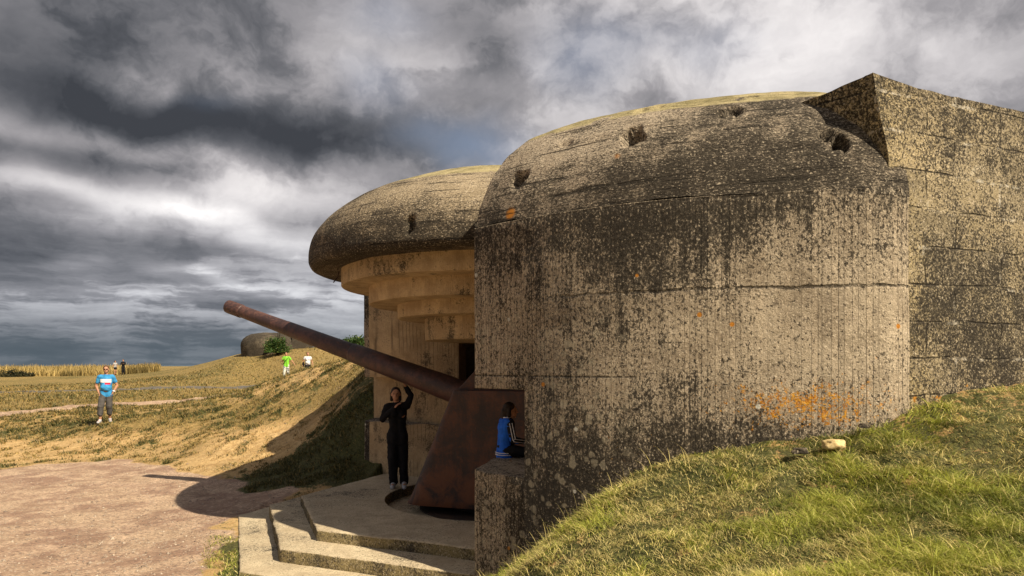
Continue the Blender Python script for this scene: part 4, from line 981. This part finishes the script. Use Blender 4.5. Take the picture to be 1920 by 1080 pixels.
person('man in a lime green shirt and patterned shorts, one arm held out, far slope', (x, y, gz(x, y)), fc(x, y, -.3), 1.0,
       dict(eL=(-.25, -.06, 1.16), wL=(-.12, -.20, 1.28), eR=(.34, .05, 1.18), wR=(.50, -.02, 1.00), kL=(-.10, -.10, .50), aL=(-.11, -.10, .09), tL=(-.12, -.26, .03), aR=(.10, .16, .12), tR=(.1, .02, .03)),
       'tee', M['green'], 'shorts', print_mat(), M['hair'], M['shoe'], .016, extra=x_bag)
def x_bag2(root, V, hp):
    bm = bmesh.new(); ell(bm, (-.27, .02, .98), (.07, .12, .16)); polyrod(bm, [(-.26, .02, 1.12), (-.22, 0, 1.42)], .014); fuse('shoulder_bag', bm, M['black'], root, .015)
x, y = at(577, 41.5)
person('woman in a white top and black skirt walking on the far slope', (x, y, gz(x, y)), fc(x, y, .1), .96,
       dict(eL=(-.27, .05, 1.15), wL=(-.31, -.04, .92), eR=(.27, .05, 1.15), wR=(.31, -.03, .92), kL=(-.09, -.1, .5), aL=(-.09, -.08, .09), tL=(-.1, -.2, .03)),
       'vest', M['white'], 'skirt', M['black'], M['hair2'], M['black'], .016, female=True, extra=x_bag2, belly=.015)
x, y = at(216, 80)
person('distant walker in a striped top and dark shorts before the tall dry grass', (x, y, gz(x, y)), fc(x, y, .4), .98, dict(kL=(-.1, -.1, .5), aL=(-.1, -.12, .09), tL=(-.1, -.26, .03), aR=(.1, .12, .1)),
       'vest', stripe_mat(), 'short_shorts', M['black'], M['hair'], M['black'], .03, female=True, hairlen=.08)
x, y = at(231, 79)
person('distant walker dressed all in black before the tall dry grass', (x, y, gz(x, y)), fc(x, y, -.3), 1.03, dict(eL=(-.26, -.05, 1.17), wL=(-.12, -.2, 1.22), eR=(.26, -.05, 1.17), wR=(.12, -.2, 1.24)),
       'jacket', M['black'], 'trousers', M['black'], M['hair'], M['black'], .03)
# woman under the barrel
x, y = at(745, 11.05)
def x_w(root, V, hp):
    for s in (-1, 1):
        bm = bmesh.new(); ell(bm, hp(s*.030, -.088, .010), (.013, .008, .008)); bm_obj('eye', bm, M['hair'], root, True)
person('woman all in black standing on the platform, one hand raised against the gun barrel', (x, y, .35), fc(x, y, .12), .93,
       dict(sR=(.165, 0, 1.42), eR=(.235, -.01, 1.60), wR=(.15, -.02, 1.745), eL=(-.26, -.02, 1.20), wL=(-.07, -.13, 1.40), head=(-.03, -.02, 1.63), kL=(-.08, -.03, .5), kR=(.10, -.02, .5), aR=(.12, .02, .085), tR=(.10, -.16, .03), aL=(-.06, .05, .085), tL=(-.10, -.10, .03)),
       'jacket', M['black'], 'trousers', M['black'], M['hair'], M['shoe'], .010, female=True, hairlen=.14, extra=x_w, head_yaw=-.15)
# child in the loophole
def x_child(root, V, hp):
    # black sleeve with two white stripes on the near arm, black chest panel
    s, e, w = V['sL'], V['eL'], V['wL']
    bm = bmesh.new(); cap(bm, s, e, .072, .062); cap(bm, e, lerp(e, w, .97), .062, .050); sl = fuse('sleeve', bm, M['black'], root, .010)
    n = Vector((-1, .1, .0))
    for off in (-.022, .022):
        bm = bmesh.new(); path = []
        for a, b, ra, rb in ((s, e, .072, .062), (e, w, .062, .050)):
            d = (b-a).normalized(); sd_ = d.cross(n).normalized()
            for k in range(7):
                t = k/6*.95; path.append(lerp(a, b, t)+n.normalized()*(ra+(rb-ra)*t+.001)*.96+sd_*off)
        for a, b in zip(path[:-1], path[1:]): cap(bm, a, b, .0075, .0075, 8)
        bm_obj('sleeve_stripe', bm, M['white'], sl, True)
    bm = bmesh.new(); cap(bm, V['chest']+Vector((0, -.05, .10)), V['waist']+Vector((0, -.07, 0)), .115, .11); ell(bm, V['chest']+Vector((0, -.055, .03)), (.15, .09, .2)); fuse('front_panel', bm, M['black'], root, .012)
    for z, r_ in ((.838, .150), (.872, .150)):
        bm = bmesh.new(); pts = [(V['pel'].x+(r_+.045)*math.cos(t), V['pel'].y+.0+r_*math.sin(t), z) for t in np.linspace(0, 2*math.pi, 33)]; polyrod(bm, pts, .008, 6); bm_obj('hem_stripe', bm, M['white'], root, True)
    bm = bmesh.new(); c = V['neck']; pts = [(c.x+.072*math.cos(t), c.y+.072*math.sin(t), c.z+.035) for t in np.linspace(0, 2*math.pi, 21)]; polyrod(bm, pts, .010, 6); bm_obj('collar_stripe', bm, M['white'], root, True)
sc = .66
person('child in a blue tracksuit jacket with white striped sleeves sitting in the wall opening', (-.085, 7.80, 1.305-.81*sc), R(112), sc,
       dict(sL=(-.165, -.03, 1.385), sR=(.165, -.03, 1.385), eL=(-.235, -.07, 1.10), wL=(-.16, -.30, 1.06), eR=(.235, -.07, 1.10), wR=(.14, -.30, 1.06), neck=(0, -.04, 1.44), head=(0, -.11, 1.585), chest=(0, -.02, 1.26),
            kL=(-.27, -.26, .90), kR=(.27, -.26, .90), aL=(.02, -.30, .85), aR=(-.02, -.22, .85), tL=(.14, -.34, .84), tR=(-.14, -.30, .84)),
       'jacket', M['blue'], 'trousers', M['black'], M['hair'], M['shoe'], .010, headscale=1.22, extra=x_child, head_yaw=-.15, lower=True, hairlen=.09)

# ------------------------------------------------------------------ vegetation
def leaf_mat(name, a, b, dry=(.52, .40, .17), tr=.25):
    m, nt, bs, g = new_mat(name)
    t = nd(nt, 'ShaderNodeAttribute', attribute_name='tone').outputs['Fac']; d = nd(nt, 'ShaderNodeAttribute', attribute_name='dry').outputs['Fac']
    c = g.mix(t, a, b); c = g.mix(d, c, dry); c = g.mix(1.0, c, nd(nt, 'ShaderNodeCombineColor', {0: g.lin(t, 0, 1, .75, 1.2), 1: g.lin(t, 0, 1, .75, 1.2), 2: g.lin(t, 0, 1, .75, 1.1)}).outputs[0], 'MULTIPLY')
    setin(nt, bs, 'Base Color', c); bs.inputs['Roughness'].default_value = .6; bs.inputs['Specular IOR Level'].default_value = .3
    tl = nd(nt, 'ShaderNodeBsdfTranslucent', {0: c}); mx = nd(nt, 'ShaderNodeMixShader', {0: tr, 1: bs.outputs[0], 2: tl.outputs[0]})
    nt.links.new(mx.outputs[0], nt.nodes['Material Output'].inputs[0]); return m
M['grass'] = leaf_mat('grass_blades', (.045, .080, .010), (.380, .390, .070), (.78, .64, .28))
M['tuft'] = leaf_mat('turf_tufts', (.038, .042, .014), (.110, .105, .032), (.34, .235, .085), .15)
M['straw'] = leaf_mat('tall_dry_grass', (.16, .12, .04), (.34, .25, .09), (.50, .37, .15), .2)
M['leaf'] = leaf_mat('bush_leaves', (.016, .040, .008), (.055, .110, .020), (.2, .2, .05))
M['darkleaf'] = leaf_mat('dark_shrub_leaves', (.018, .020, .010), (.05, .05, .02), (.12, .08, .03))
def blades(name, X, Y, H, Wd, lean, leanang, tone, dry, mat, nseg=3, z0=None, droop=.5):
    n = len(X); Z = terrain(X, Y)-.01 if z0 is None else z0
    t = np.linspace(0, 1, nseg+1); fa = rng.uniform(0, 2*np.pi, n)
    wx, wy = np.cos(fa), np.sin(fa); lx, ly = np.cos(leanang), np.sin(leanang)
    V = np.empty((n, nseg+1, 2, 3), np.float32)
    for k, tt in enumerate(t):
        cx = X+lx*lean*tt**1.6; cy = Y+ly*lean*tt**1.6; cz = Z+H*(tt-droop*tt*tt*np.minimum(lean/(H+1e-6), 1.2))
        w = Wd*(1-.88*tt**1.5)*.5
        for s, sg in ((0, -1), (1, 1)):
            V[:, k, s, 0] = cx+wx*w*sg; V[:, k, s, 1] = cy+wy*w*sg; V[:, k, s, 2] = cz
    base = np.arange(n)*(nseg+1)*2; Fs = []
    for k in range(nseg): Fs.append(np.stack([base+2*k, base+2*k+1, base+2*k+3, base+2*k+2], 1))
    me = np_mesh(name, V.reshape(-1, 3), np.concatenate(Fs))
    for an, arr in (('tone', tone), ('dry', dry)):
        a = me.attributes.new(an, 'FLOAT', 'POINT'); a.data.foreach_set('value', np.repeat(np.clip(arr, 0, 1), (nseg+1)*2).astype(np.float32))
    return me
def outside(x, y, marg=.02):
    p, q = to_pq(x, y); pts = np.array(OUT+[(14., 5.88)]); qo = np.interp(p, pts[:, 0], pts[:, 1]); q = np.abs(q)
    return ~((p > -1.50) & (q < qo+marg))
def near_grass():
    n = 430000
    a = R(1)*rng.uniform(-16, 47, n); r = np.exp(rng.uniform(np.log(1.6), np.log(11.0), n)); x = r*np.sin(a); y = r*np.cos(a)
    # gather part of the blades into tufts
    k = rng.random(n) < .45; nt = 2600; ta = R(1)*rng.uniform(-12, 46, nt); tr = np.exp(rng.uniform(np.log(1.8), np.log(9.5), nt)); ti = rng.integers(0, nt, n)
    tz = rng.random(nt); sp = (.02+.05*tz)[ti]
    x = np.where(k, tr[ti]*np.sin(ta[ti])+rng.normal(0, 1, n)*sp, x); y = np.where(k, tr[ti]*np.cos(ta[ti])+rng.normal(0, 1, n)*sp, y)
    ok = outside(x, y) & (x > -1.3); ap_ok = ~((x < -.40) & (y > 6.0)); z = terrain(x, y); ok &= (z > .10) & ap_ok & (z < 3.2)
    x, y, k, ti = x[ok], y[ok], k[ok], ti[ok]; n = len(x)
    f = fbm(x*1.1+4, y*1.1, 4); f2 = fbm(x*3.1, y*3.1+7, 3)
    g_ = sstep(f*.6+f2*.4, .44, .62); dryp = .70-.55*g_; dry = (rng.random(n) < dryp)*rng.uniform(.55, 1, n)
    bare = (fbm(x*2.2+31, y*2.2, 3) < .27) & (rng.random(n) < .55)
    H = rng.uniform(.03, .07, n)*(1+.55*g_)*np.where(k, rng.uniform(1.0, 1.8, n), 1)*np.clip(.75+.6*(f2-.4), .6, 1.3)
    ang = 2*np.pi*fbm(x*.9+11, y*.9+3, 2)*1.6+rng.normal(0, .9, n)+2.2
    ang = np.where(k, rng.uniform(0, 2*np.pi, n), ang)
    me = blades('grass', x[~bare], y[~bare], H[~bare], (rng.uniform(.0025, .0055, n)*np.clip(np.hypot(x, y)/4, .8, 2))[~bare], (H*rng.uniform(.4, 1.6, n))[~bare], ang[~bare], (rng.random(n)*.45+.55*np.clip((f2-.5)*3+.5, 0, 1))[~bare], dry[~bare], None, 3)
    o = mesh_obj('grass', me, M['grass'], None, False); tag(o, 'matted green and straw coloured grass on the bank beside the bunker wall', 'grass', kind='stuff')
near_grass()
def stems():
    n = 130; a = rng.random(n)
    bx = np.interp(a, [0, .3, .6, .85, 1], [-.55, -.15, .35, .95, 1.6]); by = np.interp(a, [0, .3, .6, .85, 1], [6.3, 6.1, 5.7, 5.4, 5.2])
    x = bx+rng.normal(0, .16, n); y = by+rng.normal(0, .22, n); ok = outside(x, y, .04); x, y = x[ok], y[ok]; n = len(x)
    H = rng.uniform(.10, .27, n)
    me = blades('seed_stems', x, y, H, np.full(n, .0045), H*rng.uniform(.2, .7, n), rng.uniform(1.8, 4.4, n), rng.random(n), np.full(n, .95), None, 5)
    o = mesh_obj('seed_stems', me, M['grass']); tag(o, 'thin straw seed stems rising along the left edge of the near bank', 'grass', kind='stuff')
    # weeds beside the bottom step
    n = 9000; x = rng.uniform(-4.5, -2.9, n); y = rng.uniform(6.4, 9.3, n)
    p, q = to_pq(x, y); rr = np.hypot(p, q); an = (np.arctan2(q, p)+np.pi/8) % (np.pi/4)-np.pi/8; ap = rr*np.cos(an)
    ed = ap-3.69; ok = (ed > .0) & (ed < .42+.25*(fbm(x*2, y*2, 3)-.5)) & (rng.random(n) < np.clip(1.2-ed*2.2, .15, 1)) & (fbm(x*3+2, y*3, 3) > .40)
    x, y = x[ok], y[ok]; n = len(x); H = rng.uniform(.03, .10, n)
    me = blades('weeds', x, y, H, rng.uniform(.006, .012, n), H*rng.uniform(.5, 1.3, n), rng.uniform(0, 6.28, n), rng.random(n), (rng.random(n) < .25)*.8, None, 2)
    o = mesh_obj('weeds', me, M['grass']); tag(o, 'green weeds fringing the lowest platform step at its left end', 'grass', kind='stuff')
stems()
def bank_turf():
    n = 330000; a = R(1)*rng.uniform(-42, -2, n); r = np.exp(rng.uniform(np.log(11.5), np.log(62), n)); x = r*np.sin(a); y = r*np.cos(a)
    nt = 9000; ta = R(1)*rng.uniform(-42, -4, nt); tr = np.exp(rng.uniform(np.log(12), np.log(34), nt)); ti = rng.integers(0, nt, n); k = rng.random(n) < .55
    s = (.05+.10*rng.random(nt))[ti]*np.clip(tr[ti]/16, .8, 1.6); x = np.where(k, tr[ti]*np.sin(ta[ti])+rng.normal(0, 1, n)*s, x); y = np.where(k, tr[ti]*np.cos(ta[ti])+rng.normal(0, 1, n)*s*.7, y)
    z = terrain(x, y); mk = masks(x, y, z); r = np.hypot(x, y)
    p, q = to_pq(x, y); rr = np.hypot(p, q); an = (np.arctan2(q, p)+np.pi/8) % (np.pi/4)-np.pi/8
    cl = sstep(fbm(x*3.1+40, y*3.1, 3), .44, .57); dens = np.clip(.10+.65*np.maximum(mk[1], mk[2]*.9)-.15, .0, 1)*(.35+1.1*cl)+.38*cl
    ok = outside(x, y) & (mk[0] < .35) & (mk[3] < .3) & (mk[4] < .3) & (rng.random(n) < dens) & (rr*np.cos(an) > 2.84)
    x, y, r = x[ok], y[ok], r[ok]; gr = mk[1][ok]; n = len(x)
    dry = (rng.random(n) < np.clip(1.0-1.1*gr, .15, .95))*rng.uniform(.4, 1, n)
    H = rng.uniform(.03, .080, n)*np.clip(r/17, .8, 2.2)*(1+.8*gr)
    me = blades('turf_tufts', x, y, H, rng.uniform(.010, .022, n)*np.clip(r/16, .7, 3.2), H*rng.uniform(.3, 1.2, n), rng.uniform(0, 6.28, n), rng.random(n), dry, None, 2)
    o = mesh_obj('turf_tufts', me, M['tuft']); tag(o, 'short dry turf in tufts over the sandy bank and far slopes', 'grass', kind='stuff')
bank_turf()
def tall_field():
    n = 42000; x = rng.uniform(-95, -26, n); y = 82+rng.random(n)**1.5*45+(fbm(x*.15, x*0, 2)-.5)*5
    ok = (x/y > -.95) & (x/y < -.515); x, y = x[ok], y[ok]; n = len(x)
    f = fbm(x*.35, y*.15, 3); H = rng.uniform(.45, 1.15, n)*(.35+1.25*fbm(x*.8, y*.3+3, 3))*(.8+.5*f)
    dk = sstep(fbm(x*.6+5, y*.1, 3), .48, .62)
    me = blades('tall_dry_grass', x, y, H, rng.uniform(.05, .10, n), H*.2, rng.uniform(0, 6.28, n), rng.random(n)*(1-.8*dk), (rng.random(n) < .65)*(1-dk), None, 2)
    o = mesh_obj('tall_dry_grass', me, M['straw']); tag(o, 'strip of tall golden dry grass along the far field edge', 'grass', kind='stuff')
tall_field()
def bush(name, label, cat, loc, rx, ry, rz, nl, ls, mat, sprigs=(), group=None, seed=1):
    rg = np.random.default_rng(seed); root = empty(name, loc); tag(root, label, cat, group)
    nc = max(10, int(nl/90)); c = rg.normal(0, 1, (nc, 3)); c /= np.linalg.norm(c, axis=1)[:, None]; c *= rg.uniform(.45, .92, nc)[:, None]; c[:, 2] = np.abs(c[:, 2])*.95; c *= (rx, ry, rz)
    if sprigs:
        c = np.vstack([c, np.array([s[:3] for s in sprigs])])
    nc = len(c); ci = rg.integers(0, nc, nl); off = rg.normal(0, .17, (nl, 3))*np.array([rx, ry, rz*.9]); P = c[ci]+off; 
    if sprigs: P = np.where((ci >= nc-len(sprigs))[:, None], c[ci]+off*.35, P)
    P[:, 2] = np.maximum(P[:, 2], .02)
    u = rg.normal(0, 1, (nl, 3)); u /= np.linalg.norm(u, axis=1)[:, None]; w = np.cross(u, rg.normal(0, 1, (nl, 3))); w /= np.linalg.norm(w, axis=1)[:, None]
    L = ls*rg.uniform(.6, 1.3, nl)[:, None]; V = np.stack([P-u*L, P+w*L*.45, P+u*L, P-w*L*.45], 1).reshape(-1, 3)
    me = np_mesh('foliage', V, np.arange(nl*4).reshape(-1, 4)); tone = np.repeat(rg.random(nl)*.6+.4*rg.random(nc)[ci], 4)
    for an, arr in (('tone', tone), ('dry', np.repeat((rg.random(nl) < .08)*.7, 4))):
        a = me.attributes.new(an, 'FLOAT', 'POINT'); a.data.foreach_set('value', arr.astype(np.float32))
    mesh_obj('foliage', me, mat, root)
    bm = bmesh.new()
    for k in range(6):
        e = c[rg.integers(0, nc)]; rod(bm, (0, 0, -.2), (e[0]*.4, e[1]*.4, e[2]*.5), .05*rz, 6, .03*rz); rod(bm, (e[0]*.4, e[1]*.4, e[2]*.5), tuple(e*.95), .03*rz, 6, .012*rz)
    for s in sprigs: rod(bm, (0, 0, 0), tuple(s[:3]), .03, 6, .012)
    bm_obj('stem', bm, M['darkleaf'], root)
    return root
x, y = at(519, 56); g0 = gz(x, y)
bush('bush', 'dark green rounded bush with one taller sprig beside the distant casemate', 'bush', (x, y, 2.35+(683-655)/1280*y-.25), 1.05, 1.0, 1.25, 4200, .085, M['leaf'], [(.1, 0, 1.9), (.28, 0, 2.15), (.42, 0, 2.35)], seed=3)
x, y = at(668, 27)
bush('bush', 'low light green bush on the hill just left of the casemate pier', 'bush', (x, y, 2.35+(683-660)/1280*y+.06), .74, .65, .66, 4200, .05, M['leaf'], seed=8)
shr = [(2, 78, 2.2, 1.3, 'large dark brown shrub at the left frame edge in the dry grass'), (22, 79, 1.3, 1.6, 'dark upright shrub second from the left frame edge in the dry grass'), (47, 80, 1.2, 1.0, 'low dark shrub third from the left frame edge in the dry grass'), (92, 86, 1.0, 1.45, 'small dark shrub standing alone left of the man in blue'), (165, 90, 1.1, 1.5, 'small dark shrub in the dry grass just left of the man in blue')]
for i, (px, d, w, h, lb) in enumerate(shr):
    x, y = at(px, d); bush('shrub', lb, 'shrub', (x, y, gz(x, y)-.1), w, w*.7, h*.8, 1100, .11, M['darkleaf'], group='dark shrubs in the dry grass field', seed=20+i)

def gravel():
    n = 9000; a = R(1)*rng.uniform(-42, -12, n); r = np.exp(rng.uniform(np.log(7.2), np.log(19), n)); x = r*np.sin(a); y = r*np.cos(a); z = terrain(x, y); mk = masks(x, y, z)
    p, q = to_pq(x, y); an = (np.arctan2(q, p)+np.pi/8) % (np.pi/4)-np.pi/8; ap = np.hypot(p, q)*np.cos(an)
    ok = (ap > 3.75) & ((mk[0] > .5) | ((rng.random(n) < .35) & (mk[1] < .5))) & (fbm(x*.8, y*.8+20, 3) > .40); x, y, z = x[ok], y[ok], z[ok]; n = len(x)
    base = np.array([(1, 0, 0), (0, 1, 0), (-1, 0, 0), (0, -1, 0), (0, 0, 1), (0, 0, -1)], float); tri = np.array([(0, 1, 4), (1, 2, 4), (2, 3, 4), (3, 0, 4), (1, 0, 5), (2, 1, 5), (3, 2, 5), (0, 3, 5)])
    sz = rng.lognormal(np.log(.010), .45, n); sz = np.minimum(sz, .045); V = base[None]*rng.uniform(.6, 1.2, (n, 6, 1))*sz[:, None, None]*np.array([1, 1, .65])
    t = rng.uniform(0, 6.28, n); c, s_ = np.cos(t)[:, None], np.sin(t)[:, None]; vx = V[:, :, 0]*c-V[:, :, 1]*s_; vy = V[:, :, 0]*s_+V[:, :, 1]*c
    V = np.stack([vx+x[:, None], vy+y[:, None], V[:, :, 2]+z[:, None]+.003], -1).reshape(-1, 3); Fc = (tri[None]+(np.arange(n)*6)[:, None, None]).reshape(-1, 3)
    me = np_mesh('gravel', V, Fc); at_ = me.attributes.new('tone', 'FLOAT', 'POINT'); at_.data.foreach_set('value', np.repeat(rng.random(n), 6).astype(np.float32))
    m, nt, bs, g = new_mat('pebbles'); tt = nd(nt, 'ShaderNodeAttribute', attribute_name='tone').outputs['Fac']; setin(nt, bs, 'Base Color', g.mix(tt, (.16, .12, .095), (.46, .38, .30)))
    tag(mesh_obj('gravel', me, m), 'scattered small pebbles on the pinkish path and sand', 'gravel', kind='stuff')
gravel()
